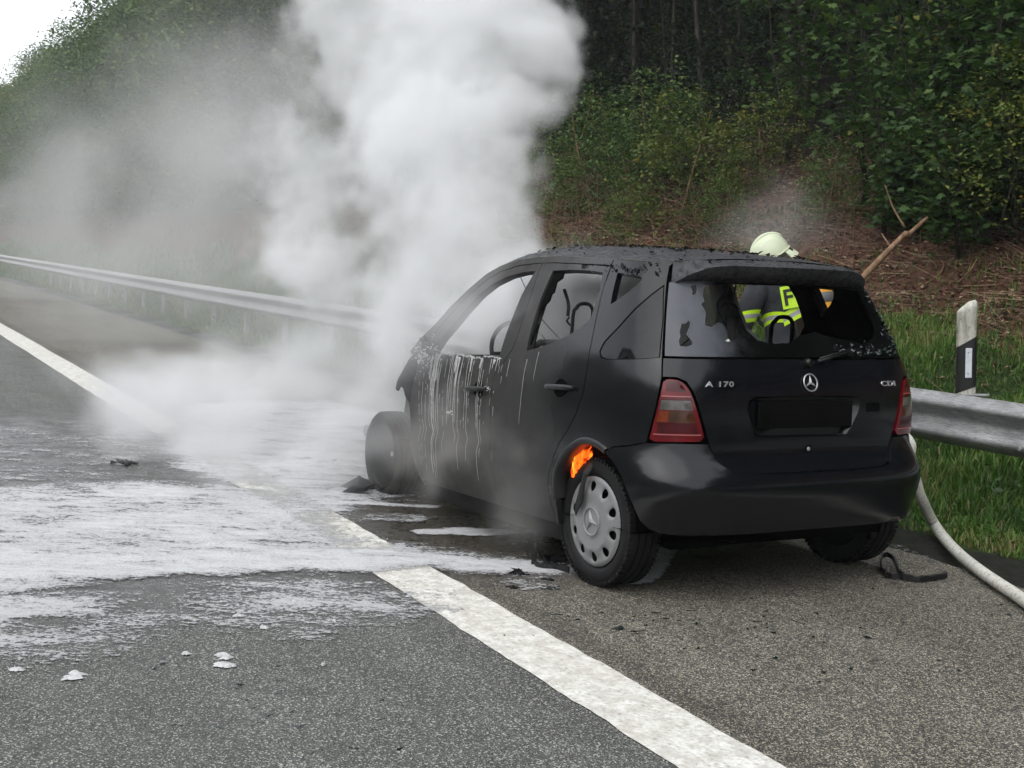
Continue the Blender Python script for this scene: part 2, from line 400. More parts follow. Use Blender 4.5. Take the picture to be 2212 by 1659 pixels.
fp([(-600, 1060), (0, 1075), (300, 1085), (640, 1090), (760, 1110), (760, 1150), (500, 1165), (0, 1165), (-600, 1160)], .35, .88)
fp([(330, 900), (420, 870), (700, 862), (900, 900), (900, 1010), (760, 1075), (500, 1060), (330, 1010)], .4, .88)
fp([(-500, 880), (200, 930), (400, 900), (420, 1040), (200, 1050), (-500, 1060)], .5, .55)
fp([(560, 1020), (850, 1010), (880, 1050), (960, 1070), (780, 1085), (600, 1070)], .1, .85)
fp([(-100, 1290), (120, 1290), (300, 1340), (150, 1370), (-100, 1390)], .3, .62)
fp([(880, 1146), (1000, 1141), (1150, 1146), (1170, 1153), (1060, 1160), (900, 1156)], .05, .95)
fp([(700, 1082), (800, 1084), (960, 1094), (950, 1101), (800, 1094), (700, 1094)], .04, .85)
fp([(760, 1110), (840, 1106), (960, 1118), (900, 1132), (780, 1128)], .08, .66)
fp([(1335, 1266), (1375, 1267), (1425, 1258), (1445, 1230), (1485, 1165), (1440, 1160), (1395, 1200)], .04, 1.0)
fp([(1640, 1152), (1700, 1140), (1760, 1140), (1745, 1165), (1700, 1170)], .06, .95)
fp([(1925, 1160), (2015, 1195), (2020, 1215), (1960, 1200), (1915, 1176)], .05, .62)
fp([(2060, 1215), (2130, 1232), (2120, 1240), (2050, 1225)], .03, .5)
fp([(1900, 1195), (1945, 1200), (1935, 1222), (1905, 1215)], .03, .5)
fp([(1070, 1205), (1240, 1225), (1250, 1275), (1130, 1290), (1060, 1262)], .2, .50)
fp([(1560, 1560), (1680, 1575), (1640, 1620), (1580, 1595)], .10, .42)
def foam_f(x, y):
    f = np.zeros(x.shape)
    for poly, fe, amt in FO:
        d = polydist(x, y, poly); d = np.where(inpoly(x, y, poly), d, -d)
        t = np.clip((d+fe*.8)/(fe*1.6), 0, 1); f = np.maximum(f, amt*t*t*(3-2*t))
    return f
def foam_mat():
    q = N('fire_foam', .55, .3)
    q.b.inputs['Subsurface Weight'].default_value = 0
    p = q.pos(); at_ = q.n('ShaderNodeAttribute', attribute_name='tint'); f = q.sep(at_.outputs['Vector'])[0]
    a1 = q.noise(q.rpos(.466, (1.0, .38, 1)), 9, 9, .72, .5)      # rivulets drawn out down the slope of the road
    a2 = q.noise(q.rpos(.466, (1.5, .75, 1)), 34, 6, .75, .4); a3 = q.noise(p, 75, 3, .6)
    fc = q.math('MINIMUM', f, 1.0); v = q.math('ADD', q.math('MULTIPLY', a1, q.math('ADD', q.math('MULTIPLY', fc, .45), .08)), q.math('ADD', q.math('MULTIPLY', a2, q.math('SUBTRACT', .57, q.math('MULTIPLY', fc, .27))), q.math('MULTIPLY', a3, q.math('SUBTRACT', .35, q.math('MULTIPLY', fc, .18)))))
    v = q.math('ADD', q.math('MULTIPLY', q.math('SUBTRACT', v, .5), 3.1), .5)
    th = q.math('SUBTRACT', 1.03, q.math('MULTIPLY', f, .86))
    d = q.math('SUBTRACT', v, th); al = q.math('MULTIPLY', q.math('ADD', d, .02), 9, clamp=True)
    # a grey soapy film lies between the blobs where there is much foam
    film = q.math('MULTIPLY', q.math('SUBTRACT', f, .50), q.math('MULTIPLY', a2, 1.5), clamp=True)
    al = q.math('MAXIMUM', al, film); q.l(al, q.b.inputs['Alpha'])
    thick = q.math('MULTIPLY', d, 2.2, clamp=True)
    c = q.mix(thick, (.52, .52, .525), (.80, .80, .81))
    c = q.mix(q.ramp(q.noise(p, 5, 5, .7), [(.55, 0.0), (.75, .35)]), c, (.55, .52, .46)); q.col(c)
    q.bump(v, .9, .03)
    return q.m
xs = np.concatenate([np.arange(-3.5, 6, .03), np.arange(6, 13, .08)]); ys = np.arange(-1.9, 7.2, .03)
X, Y = np.meshgrid(xs, ys, indexing='ij'); Fm = foam_f(X, Y); Fm = np.clip(Fm+(Fm > .02)*((fbm(X*2.3, Y*2.3, 4, 47)-.5)*.55+(fbm(X*13, Y*13, 3, 48)-.5)*.22)*np.clip(1.6-Fm, .5, 1)-.16*((Y > 1.37) & (Y < 1.64) & (X > .9)), 0, 1.05)
hh = fbm(X*1.6, Y*4.2, 5, 41)*.6+fbm(X*11, Y*15, 4, 43)*.4
Z = .0055+np.clip(Fm-.6, 0, 1)*.007*np.clip(hh-.35, 0, 1)*2.2
Z = np.where(Y < -1.16, Z-.02, Z)
keep = Fm > .12
V = np.stack([X, Y, Z], -1).reshape(-1, 3); a = np.arange(X.size).reshape(X.shape)
kq = keep[:-1, :-1] & keep[1:, :-1] & keep[1:, 1:] & keep[:-1, 1:]
F = np.stack([a[:-1, :-1][kq], a[1:, :-1][kq], a[1:, 1:][kq], a[:-1, 1:][kq]], -1)
use = np.unique(F); rm = np.zeros(len(V), int); rm[use] = np.arange(len(use))
tag(mesh('fire_foam', V[use], rm[F], foam_mat(), smooth=True, col=np.repeat(Fm.reshape(-1, 1)[use], 3, 1)),
    'white fire fighting foam spread in streaks over the wet asphalt', 'foam', kind='stuff')

# ------------------------------------------------------------------ guard rail
def rail_mat():
    q = N('galvanised_steel', .5, .5, .35)
    p = q.pos(obj=False); n1 = q.noise(p, 4, 5, .65); n2 = q.noise(q.pos((3, 3, 30)), 6, 5, .7); n3 = q.noise(p, 90, 3)
    c = q.ramp(n1, [(.3, (.24, .245, .25)), (.55, (.38, .385, .385)), (.75, (.50, .50, .50))])
    c = q.mix(q.ramp(n2, [(.35, .6), (.55, 0.0)]), c, (.09, .085, .08)); q.col(q.mix(q.ramp(n3, [(.64, 0.0), (.7, .6)]), c, (.06, .055, .05)))
    q.rgh(q.ramp(n1, [(.3, .40), (.7, .62)])); q.bump(n3, .12, .003)
    return q.m
M['rail'] = rail_mat()
M['bolt'] = plain('bolt_steel', (.42, .42, .42), .4, metal=.4, var=.15, sc=30)
def rail_y(x): return -2.23+.24*min(max((x-1)/18, 0), 1)
PROF = [(-.002, .155), (.012, .153), (.032, .140), (.072, .108), (.082, .092), (.080, .074), (.040, .040), (.014, .016), (.010, 0), (.014, -.016), (.040, -.040), (.080, -.074), (.082, -.092), (.072, -.108), (.032, -.140), (.012, -.153), (-.002, -.155)]
RZ = .595
RAIL = empty('guard_rail', (0.15, -2.23, 0)); R0 = Vector((0.15, -2.23, 0))
tag(RAIL, 'grey galvanised steel guard rail running along the grass verge behind the car', 'guard rail')
def beam(x0, x1, proud=0.0, name='beam'):
    n = max(2, int((x1-x0)/.5)+1); V = []; Fc = []; K = len(PROF)
    for layer in (0, 1):
        for i in range(n):
            x = x0+(x1-x0)*i/(n-1)
            for (d, h) in PROF:
                V.append(Vector((x, rail_y(x)+d+proud-.0035*layer, RZ+h+.75-.75+.0))-R0)
    for layer in (0, 1):
        for i in range(n-1):
            for k in range(K-1):
                q = [layer*n*K+i*K+k, layer*n*K+(i+1)*K+k, layer*n*K+(i+1)*K+k+1, layer*n*K+i*K+k+1]
                Fc.append(q if layer else q[::-1])
    for i in (0, n-1):
        for k in range(K-1): Fc.append([i*K+k, i*K+k+1, n*K+i*K+k+1, n*K+i*K+k])
    for k in (0, K-1):
        for i in range(n-1): Fc.append([i*K+k, (i+1)*K+k, n*K+(i+1)*K+k, n*K+i*K+k])
    return sharp(mesh(name, V, Fc, M['rail'], RAIL, True), 50)
js = [.15+4*k for k in range(-2, 16)]
for k, x in enumerate(js[:-1]):
    beam(x-.17, x+4.16, .0045 if k % 2 == 0 else 0.0)
beam(js[-1], js[-1]+60)
bm_ = MB(); bm_.lathe([(.0, .006), (.011, .005), (.013, 0)], 10, (0, 0, 0)); bolt_me = bm_.build('bolt', M['bolt'], obj=False)
pm_ = MB()
pm_.box((0, -.03, RZ/2-.06), (.10, .006, RZ+.16)); pm_.box((.052, -.055, RZ/2-.06), (.005, .05, RZ+.16)); pm_.box((-.052, -.055, RZ/2-.06), (.005, .05, RZ+.16))
post_me = pm_.build('post', M['rail'], obj=False)
sp_ = MB(); sp_.box((0, -.012, RZ), (.07, .022, .19)); sp_me = sp_.build('spacer', M['rail'], obj=False)
for x in js:
    if x > 38: break
    for dx in ((-.11, .115, -.035, -.093) if x > 8 else (-.11, -.04, .04, .115)):
        pass
    for dx, hz, dd in ((-.11, .092, .084), (.11, .092, .084), (-.11, -.092, .084), (.11, -.092, .084), (-.05, .125, .056), (.05, .125, .056), (.0, 0.0, .016)):
        b = link(bpy.data.objects.new('bolt', bolt_me)); b.parent = RAIL
        b.location = Vector((x+dx, rail_y(x+dx)+dd+.005, RZ+hz))-R0
    for px_ in (x, x+2):
        p_ = link(bpy.data.objects.new('post', post_me)); p_.parent = RAIL; p_.location = Vector((px_, rail_y(px_)-.002, 0))-R0
        p_ = link(bpy.data.objects.new('spacer', sp_me)); p_.parent = RAIL; p_.location = Vector((px_, rail_y(px_)+.018, 0))-R0

# ------------------------------------------------------------------ delineator post fixed to the rail
def delin():
    q = N('delineator_plastic', .6, .3)
    p = q.pos(obj=True); s_ = q.sep(p); n1 = q.noise(q.pos((20, 20, 5), obj=True), 1.2, 5, .7); n2 = q.noise(p, 45, 4)
    c = q.ramp(n1, [(.32, (.17, .165, .12)), (.5, (.44, .43, .37)), (.7, (.60, .59, .54))])
    q.col(q.mix(q.ramp(n2, [(.58, 0.0), (.68, .5)]), c, (.10, .10, .07))); return q.m
dp = gr(0, 0)
base = Vector((.93, -2.30, .745))+RT*.055; Hh = .56
DEL = empty('delineator_post', base)
tag(DEL, 'dirty white delineator post with slanting black band and white reflector above the rail', 'delineator')
def tri_ring(z, w, d, t=0.0):
    """rounded three-cornered section: a broad face to the road, narrowing to the verge"""
    pts = []
    for a in range(0, 360, 18):
        r_ = math.radians(a); x = math.cos(r_); y = math.sin(r_)
        pts.append(Vector((w/2*math.copysign(abs(x)**.62, x)*(1-.25*max(0, -y)), d/2*math.copysign(abs(y)**.62, y), z)))
    return pts
def dsec(z0s, z1s, name, mat, grow=0.0):
    mb = MB(); n = 20; V = []; Fc = []; L = 8
    for j in range(L+1):
        for k, q in enumerate(tri_ring(0, .118+grow, .10+grow)):
            t = j/L; V.append(Vector((q.x, q.y, z0s(q)*(1-t)+z1s(q)*t)))
    for j in range(L):
        for k in range(n): Fc.append((j*n+k, j*n+(k+1) % n, (j+1)*n+(k+1) % n, (j+1)*n+k))
    mb.add(V, Fc); return mb.build(name, mat, DEL, True)
sl_ = lambda z: (lambda q: z - q.x*.62)     # band edges slant down towards the road side
dm = delin()
dsec(lambda q: 0, lambda q: .024-q.x*.38, 'lower_shaft', dm)
dsec(lambda q: .024-q.x*.38, lambda q: .318-q.x*.60, 'black_band', M['ink'], .002)
o = dsec(lambda q: .318-q.x*.60, lambda q: .50-q.x*.1, 'upper_shaft', dm)
mb = MB(); V = []; n = 20
for j in range(7):
    t = j/6; s__ = math.sqrt(max(0, 1-t**2.6)) if j < 6 else .0
    for q in tri_ring(0, .118*max(s__, .05), .10*max(s__, .03)): V.append(Vector((q.x-.012*t, q.y, .50-q.x*(.1+.5*t)+.062*t)))
Fc = [(j*n+k, j*n+(k+1) % n, (j+1)*n+(k+1) % n, (j+1)*n+k) for j in range(6) for k in range(n)]+[tuple(6*n+k for k in range(n))]
mb.add(V, Fc); mb.build('cap', dm, DEL, True)
rf = MB(); rf.box((-.012, .0, 0), (.038, .006, .18), bev=.0028)
ro = rf.build('reflector', plain('reflector_white', (.62, .64, .68), .25, var=.1, sc=40), DEL); ro.location = (.0, .0535, .190)
sc = MB(); sc.lathe([(0, .0045), (.0035, .004), (.004, 0)], 8, (-.010, 0, .062)); sc.lathe([(0, .0045), (.0035, .004), (.004, 0)], 8, (-.010, 0, -.066)); s2_ = sc.build('rivets', M['ink'], ro)
cl = MB(); cl.box((-.055, .045, -.004), (.16, .06, .012), bev=.003); cl.box((0, -.03, -.05), (.08, .012, .12)); cl.build('clamp', M['rail'], DEL)
DEL.rotation_euler = (Matrix.Rotation(-.055, 3, FW) @ Matrix.Rotation(math.radians(48), 3, 'Z')).to_euler()
# ================================================================== vegetation
def leaf_mat(name, cols, rough=.55, trans=.25, spec=.3):
    q = N(name, rough, spec)
    a = q.n('ShaderNodeAttribute', attribute_name='tint').outputs['Vector']; s_ = q.sep(a)
    oi = q.n('ShaderNodeObjectInfo').outputs['Random']
    v = q.math('ADD', q.math('MULTIPLY', s_[0], .8), q.math('MULTIPLY', oi, .2))
    c = q.ramp(v, cols); q.col(c)
    tr = q.n('ShaderNodeBsdfTranslucent'); mx = q.n('ShaderNodeMixShader'); mx.inputs[0].default_value = trans
    q.l(c, tr.inputs[0]); q.l(q.b.outputs[0], mx.inputs[1]); q.l(tr.outputs[0], mx.inputs[2]); q.l(mx.outputs[0], q.o.inputs[0])
    return q.m
G1, G2, G3, G4 = (.020, .046, .012), (.040, .085, .018), (.072, .12, .024), (.085, .115, .022)
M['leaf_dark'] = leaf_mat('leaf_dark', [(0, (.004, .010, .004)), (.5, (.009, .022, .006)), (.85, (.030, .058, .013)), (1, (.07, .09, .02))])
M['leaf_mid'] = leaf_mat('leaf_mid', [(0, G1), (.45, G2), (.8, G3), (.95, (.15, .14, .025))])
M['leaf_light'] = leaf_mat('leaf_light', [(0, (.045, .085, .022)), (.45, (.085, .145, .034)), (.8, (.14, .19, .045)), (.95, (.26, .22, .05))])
M['leaf_yellow'] = leaf_mat('leaf_yellow', [(0, (.045, .075, .016)), (.5, (.10, .14, .026)), (.78, (.18, .19, .03)), (.95, (.30, .18, .03))])
M['leaf_maple'] = leaf_mat('leaf_maple', [(0, (.014, .036, .008)), (.5, (.036, .080, .016)), (.85, (.085, .145, .026)), (1, (.20, .18, .03))])
M['grass'] = leaf_mat('grass_blades', [(0, (.018, .050, .009)), (.45, (.055, .135, .018)), (.8, (.12, .21, .034)), (.97, (.22, .19, .08))], trans=.3)
M['litter'] = leaf_mat('leaf_litter', [(0, (.05, .028, .016)), (.35, (.11, .065, .038)), (.7, (.22, .15, .09)), (.93, (.38, .30, .20)), (1, (.36, .20, .04))], trans=.05)
M['flower_pink'] = plain('petal_pink', (.55, .20, .40), .5, var=.1); M['flower_white'] = plain('petal_white', (.75, .75, .70), .5, var=.05)
M['flower_yellow'] = plain('petal_yellow', (.65, .42, .02), .5, var=.05)
def bark(name, c0, c1, c2):
    q = N(name, .9, .2); p = q.pos((1, 1, .25), obj=True); n1 = q.noise(p, 14, 6, .7)
    q.col(q.ramp(n1, [(.3, c0), (.5, c1), (.7, c2)])); q.bump(n1, .7, .02); return q.m
M['bark'] = bark('bark_grey', (.012, .011, .008), (.030, .027, .020), (.065, .060, .046))
M['bark_dark'] = bark('bark_dark', (.010, .009, .007), (.022, .019, .014), (.05, .045, .035))
M['twig'] = bark('twig_brown', (.08, .045, .025), (.20, .12, .07), (.32, .22, .14))
M['straw'] = plain('dry_stalks', (.22, .16, .09), .8, var=.4, sc=8)
def rotmats(n, tilt=1.0, r=rng):
    """random leaf frames; tilt 0 keeps leaves flat, 1 lets them hang any way"""
    a = r.uniform(0, 2*np.pi, n); d = np.stack([np.cos(a), np.sin(a), r.normal(-.25, .45, n)*tilt], -1); d /= np.linalg.norm(d, axis=1)[:, None]
    up = np.stack([r.normal(0, .55*tilt, n), r.normal(0, .55*tilt, n), np.ones(n)], -1)
    s_ = np.cross(d, up); s_ /= np.linalg.norm(s_, axis=1)[:, None]; nn = np.cross(s_, d)
    return d, s_, nn
QUAD = np.array([(0, 0, 0), (.5, .34, .07), (1, 0, -.08), (.5, -.34, .07)]); QF = [(0, 1, 2), (0, 2, 3)]
_ml = []
for (a, r_) in [(180, .10), (150, .45), (128, .34), (95, .78), (70, .50), (52, .56), (38, .92), (16, .60), (0, 1.05), (-16, .60), (-38, .92), (-52, .56), (-70, .50), (-95, .78), (-128, .34), (-150, .45)]:
    _ml.append((.45+.62*r_*math.cos(math.radians(a)), .62*r_*math.sin(math.radians(a)), -.12*r_*r_+.05*abs(math.sin(math.radians(a)))))
MAPLE = np.array([(.42, 0, .03)]+_ml); MF = [(0, k+1, (k+1) % len(_ml)+1) for k in range(len(_ml))]
def leaves(P, size, tmpl=QUAD, tf=QF, tilt=1.0, tint=None, r=rng):
    n = len(P); d, s_, nn = rotmats(n, tilt, r); sz = (np.asarray(size)*r.uniform(.65, 1.25, n))[:, None, None]
    V = P[:, None, :]+sz*(tmpl[None, :, 0:1]*d[:, None]+tmpl[None, :, 1:2]*s_[:, None]+tmpl[None, :, 2:3]*nn[:, None])
    k = len(tmpl); F = (np.array(tf)[None]+(np.arange(n)*k)[:, None, None]).reshape(-1, 3)
    t = r.uniform(0, 1, n) if tint is None else tint
    C = np.repeat(np.stack([t, t, t], -1), k, 0)
    return V.reshape(-1, 3), F, C
def merge(parts):
    V = []; F = []; C = []; o_ = 0
    for v, f, c in parts: V.append(v); F.append(f+o_); C.append(c); o_ += len(v)
    return np.vstack(V), np.vstack(F), np.vstack(C)
def crown_mesh(name, r, h, z0, nclump, per, size, mat, tmpl=QUAD, tf=QF, shape=1.0, spread=.32):
    P = []; T = []
    for _ in range(nclump):
        a = rng.uniform(0, 2*np.pi); t = rng.uniform(0, 1)
        rad = r*math.sin(math.pi*min(max(.12+.80*t**shape, 0), 1))**.6*rng.uniform(.35, 1.0)**.5
        c = np.array([math.cos(a)*rad, math.sin(a)*rad, z0+h*t+rng.normal(0, .15)])
        s_ = spread*r*rng.uniform(.35, .8)
        n = int(per*rng.uniform(.5, 1.4)); q = rng.normal(0, 1, (n, 3))*np.array([s_, s_, s_*.42])
        q[:, 2] -= .25*(q[:, 0]**2+q[:, 1]**2)/max(s_, .05)
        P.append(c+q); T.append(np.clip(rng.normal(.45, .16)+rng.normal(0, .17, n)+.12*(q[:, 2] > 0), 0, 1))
    P = np.vstack(P); T = np.concatenate(T)
    V, F, C = leaves(P, np.full(len(P), size), tmpl, tf, tint=T)
    return mesh(name, V, F, mat, col=C, obj=False)
def trunk_mesh(name, h, r, mat, bend=.3, limbs=7, l0=.35, lean=0.0):
    mb = MB(); ph = rng.uniform(0, 6.28)
    cen = lambda z: Vector((bend*math.sin(ph+z*.45)*z/h+lean*z, bend*math.cos(ph+z*.38)*z/h*.6, z))
    mb.tube([cen(z) for z in np.linspace(-.3, h, 12)], [r*(1.35 if i == 0 else 1)*(1-.75*i/11) for i in range(12)], 9)
    for k in range(limbs):
        z = h*(l0+(.95-l0)*(k+.5)/limbs); a = rng.uniform(0, 6.28); L = h*.22*rng.uniform(.6, 1.2)*(1-.5*z/h); c = cen(z)
        p = [c, c+Vector((math.cos(a)*L*.5, math.sin(a)*L*.5, L*.22)), c+Vector((math.cos(a)*L, math.sin(a)*L, L*.38))]
        mb.tube(p, [r*.36*(1-.5*z/h), r*.2, r*.07], 6)
    return sharp(mb.build(name, mat, None, True), 60).data if False else mb.build(name, mat, None, True, obj=False)
def make_tree(tr, cr): return (tr, cr)
def put(name, parts, x, y, s=1.0, rz=0.0, label='', cat='tree', group=None, z=None, tilt=(0, 0), sz=None):
    """one plant: an Empty at its foot that carries its own trunk and foliage objects (meshes shared between alike plants)"""
    r_ = empty(name, (x, y, float(bankz(x, y)) if z is None else z), rz); r_.scale = (s, s, s if sz is None else sz)
    r_.rotation_euler = (tilt[0], tilt[1], rz)
    tag(r_, label, cat, group)
    for nm, me in parts:
        o = link(bpy.data.objects.new(nm, me)); o.parent = r_
    return r_
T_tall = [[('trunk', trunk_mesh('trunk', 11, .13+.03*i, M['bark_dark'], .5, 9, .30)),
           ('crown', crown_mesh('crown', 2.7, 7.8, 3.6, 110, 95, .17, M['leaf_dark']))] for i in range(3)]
T_edge = [[('trunk', trunk_mesh('trunk', 8, .11, M['bark_dark'], .4, 9, .12)),
           ('crown', crown_mesh('crown', 2.7, 8.2, .4, 150, 95, .15, M[k], shape=.8))] for k in ('leaf_light', 'leaf_mid', 'leaf_light')]
T_under = [[('stems', trunk_mesh('stems', 3.0, .03, M['bark_dark'], .4, 8, .1)),
            ('foliage', crown_mesh('foliage', 1.25, 3.0, .3, 70, 30, .105, M[k], shape=.9, spread=.3))] for k in ('leaf_dark', 'leaf_dark', 'leaf_maple')]
T_bush = [[('stems', trunk_mesh('stems', 1.2, .014, M['twig'], .3, 9, .05)),
           ('foliage', crown_mesh('foliage', .62, 1.25, .05, 70, 34, .052, M[k], shape=.8, spread=.3))] for k in ('leaf_mid', 'leaf_yellow', 'leaf_light')]
T_bush2 = trunk_mesh('stems', 1.2, .010, M['bark_dark'], .3, 9, .05)
def maple_sapling(h, n, leaf=.12, r0=.55):
    mb = MB(); P = []; T = []
    for s_ in range(n):
        a = rng.uniform(0, 6.28); l_ = rng.uniform(.10, .32)*h; hh_ = h*rng.uniform(.7, 1.05)
        pts = [Vector((math.cos(a)*l_*t*1.1, math.sin(a)*l_*t*1.1, hh_*t)) for t in np.linspace(0, 1, 7)]
        pts = [p+Vector((rng.normal(0, .02), rng.normal(0, .02), 0)) for p in pts]
        mb.tube(pts, [.014*(1-.7*t) for t in np.linspace(0, 1, 7)], 5)
        for t in np.arange(.22, 1.0, .055):
            c = Vector(pts[0]).lerp(pts[-1], t)
            for sg in (0, 1, 2):
                b = rng.uniform(0, 6.28); L = r0*rng.uniform(.25, 1)*(1.1-.6*t)
                e = c+Vector((math.cos(b)*L, math.sin(b)*L, L*rng.uniform(-.15, .35)))
                if rng.random() < .4: mb.tube([c, e], [.004, .002], 3, False)
                kk = rng.integers(2, 6); tt = rng.normal(.45, .15)
                for _ in range(kk):
                    P.append([e.x+rng.normal(0, .07), e.y+rng.normal(0, .07), e.z+rng.normal(0, .05)]); T.append(min(max(tt+rng.normal(0, .12), 0), 1))
    V, F, C = leaves(np.array(P), np.full(len(P), leaf), MAPLE, MF, tilt=.75, tint=np.array(T))
    return [('stems', mb.build('stems', M['bark'], None, True, obj=False)), ('foliage', mesh('foliage', V, F, M['leaf_maple'], col=C, obj=False))]
T_maple = [maple_sapling(2.3, 5), maple_sapling(1.3, 5, .11, .42), maple_sapling(3.4, 4, .13, .6)]

# --- the big trunks one can tell apart in the dark wood on the right
def solo_trunk(px0, py0, px1, py1, y, r, label, mat='bark'):
    a = foot(px0, py0); b = at(px1, py1, (a-CAMP).dot(FW)); zb = a.z
    d = (b-a)/(b.z-a.z); base = a+d*(zb-a.z); top = base+d*11
    root = empty('tree', base); tag(root, label, 'tree', 'trunks standing in the dark wood')
    mb = MB(); ph = rng.uniform(0, 6)
    pts = [base.lerp(top, t)-base+Vector((.09*math.sin(ph+t*9), .07*math.cos(ph+t*7), 0)) for t in np.linspace(-.03, 1, 16)]
    mb.tube(pts, [r*(1.5 if i == 0 else 1)*(1-.55*i/15) for i in range(16)], 10)
    for k in range(9):
        t = rng.uniform(.30, .95); c = pts[int(t*15)]; aa = rng.uniform(0, 6.28); L = rng.uniform(.7, 1.9)
        mb.tube([c, c+Vector((math.cos(aa)*L*.5, math.sin(aa)*L*.5, L*.25)), c+Vector((math.cos(aa)*L, math.sin(aa)*L, L*.3))], [r*.25, r*.15, r*.05], 5)
    mb.build('trunk', M[mat], root, True)
    o = link(bpy.data.objects.new('crown', T_tall[0][1][1])); o.parent = root; o.location = pts[-1]*.28
for k, a in enumerate([
    (1585, 210, 1540, 0, -8.5, .085, 'pale leaning trunk, the stoutest in the dark wood above the car roof'),
    (1514, 300, 1512, 60, -8.0, .050, 'thin straight trunk left of the pale leaning one above the car roof'),
    (1627, 190, 1600, 0, -10.5, .060, 'slim leaning trunk just behind and right of the pale leaning one'),
    (1745, 250, 1741, 80, -7.6, .055, 'slim upright trunk over the white helmet, right of the leaning pair'),
    (2033, 260, 2030, 0, -8.8, .085, 'dark stout trunk high in the wood above the delineator post'),
    (1377, 310, 1372, 190, -8.2, .040, 'thin dark stem just right of the smoke at the wood edge'),
    (1452, 290, 1450, 190, -9.0, .035, 'thinnest stem between the smoke and the pale leaning trunk')]): solo_trunk(*a, mat='bark' if k != 4 else 'bark_dark')

# --- the wood on the bank: trees in rows up the slope
sites = []
def free(x, y, d):
    for (a, b) in sites:
        if (a-x)**2+(b-y)**2 < d*d: return False
    sites.append((x, y)); return True
k = 0
for it in range(900):      # high wood with dark inside, near
    x = rng.uniform(-3, 34); y = -rng.uniform(11.2, 27)
    if not free(x, y, 1.9): continue
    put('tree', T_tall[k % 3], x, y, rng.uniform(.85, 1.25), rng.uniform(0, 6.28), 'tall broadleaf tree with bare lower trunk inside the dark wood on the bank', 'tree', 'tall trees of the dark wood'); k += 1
    if k > 105: break
for it in range(400):      # the wood behind, high up the slope
    x = rng.uniform(2, 60); y = -rng.uniform(27, 48)
    if not free(x, y, 3.2): continue
    put('tree', T_tall[k % 3], x, y, rng.uniform(1.3, 1.7), rng.uniform(0, 6.28), 'tall dark tree far up the slope behind the others', 'tree', 'trees far up the slope'); k += 1
    if k > 190: break
k2 = 0
for it in range(900):      # leafy face of the wood further along, seen through the smoke
    x = rng.uniform(17, 190)**1.0; y = -(7.6+rng.uniform(0, 1)**1.3*14)
    if x > 60 and rng.random() < .35: continue
    if x < 26 and y > -9.6: continue
    if not free(x, y, 2.1+x*.008): continue
    lim = (1.44+1.0*(CAMP.y-y)-float(bankz(x, y)))/9.0
    put('tree', T_edge[k2 % 3], x, y, min(rng.uniform(.85, 1.4), max(.5, lim*rng.uniform(.8, 1))), rng.uniform(0, 6.28), 'full leafy tree on the bank beyond the smoke', 'tree', 'leafy trees along the road behind the smoke'); k2 += 1
    if k2 > 120: break
kb = 0
for it in range(500):      # the wood goes on behind the camera's right shoulder
    x = rng.uniform(-46, -3.5); y = -rng.uniform(8.5, 22)
    if not free(x, y, 2.6): continue
    put('tree', T_tall[kb % 3] if kb % 2 else T_edge[1], x, y, rng.uniform(1.0, 1.4), rng.uniform(0, 6.28), 'tree of the dark wood on the bank behind the car', 'tree', 'wood on the bank further back'); kb += 1
    if kb > 34: break
# the tall birch-like trees that stand out against the sky at the upper left
for k, (px, x_, q_) in enumerate([(235, 62, 1.10), (135, 74, 1.02), (85, 86, 1.0), (20, 105, 1.0), (290, 50, 1.1), (350, 42, 1.1), (420, 36, 1.1)]):
    v = ray(px, 200); t = (x_-CAMP.x)/v.x; P = CAMP+v*t; P.y -= 2.5
    s_ = (1.44+q_*1.0*(CAMP.y-P.y)-float(bankz(P.x, P.y)))/8.9
    put('tree', T_edge[k % 3], P.x, P.y, s_, rng.uniform(0, 6), ['tall tree with drooping top rising highest against the white sky', 'airy tree left of the highest one against the sky', 'rounded tree lower on the skyline at the upper left', 'hazy blue tree at the left edge of the skyline',
        'tall tree just right of the drooping one on the skyline', 'dense tall tree behind the left edge of the smoke', 'tall tree half hidden by the left side of the smoke plume'][k], 'tree')
# --- undergrowth at the edge of the wood
k3 = 0
for it in range(600):
    x = rng.uniform(1, 26); y = -rng.uniform(6.6, 13)
    if y > -6.7-np.clip(x-5.5, 0, 4)*.75: continue
    if not free(x, y, 1.15+.25*(y < -10)): continue
    put('shrub', T_under[k3 % 3], x, y, rng.uniform(.7, 1.25), rng.uniform(0, 6.28), 'dark green shrub of the undergrowth at the edge of the wood', 'shrub', 'undergrowth shrubs at the edge of the wood'); k3 += 1
    if k3 > 95: break
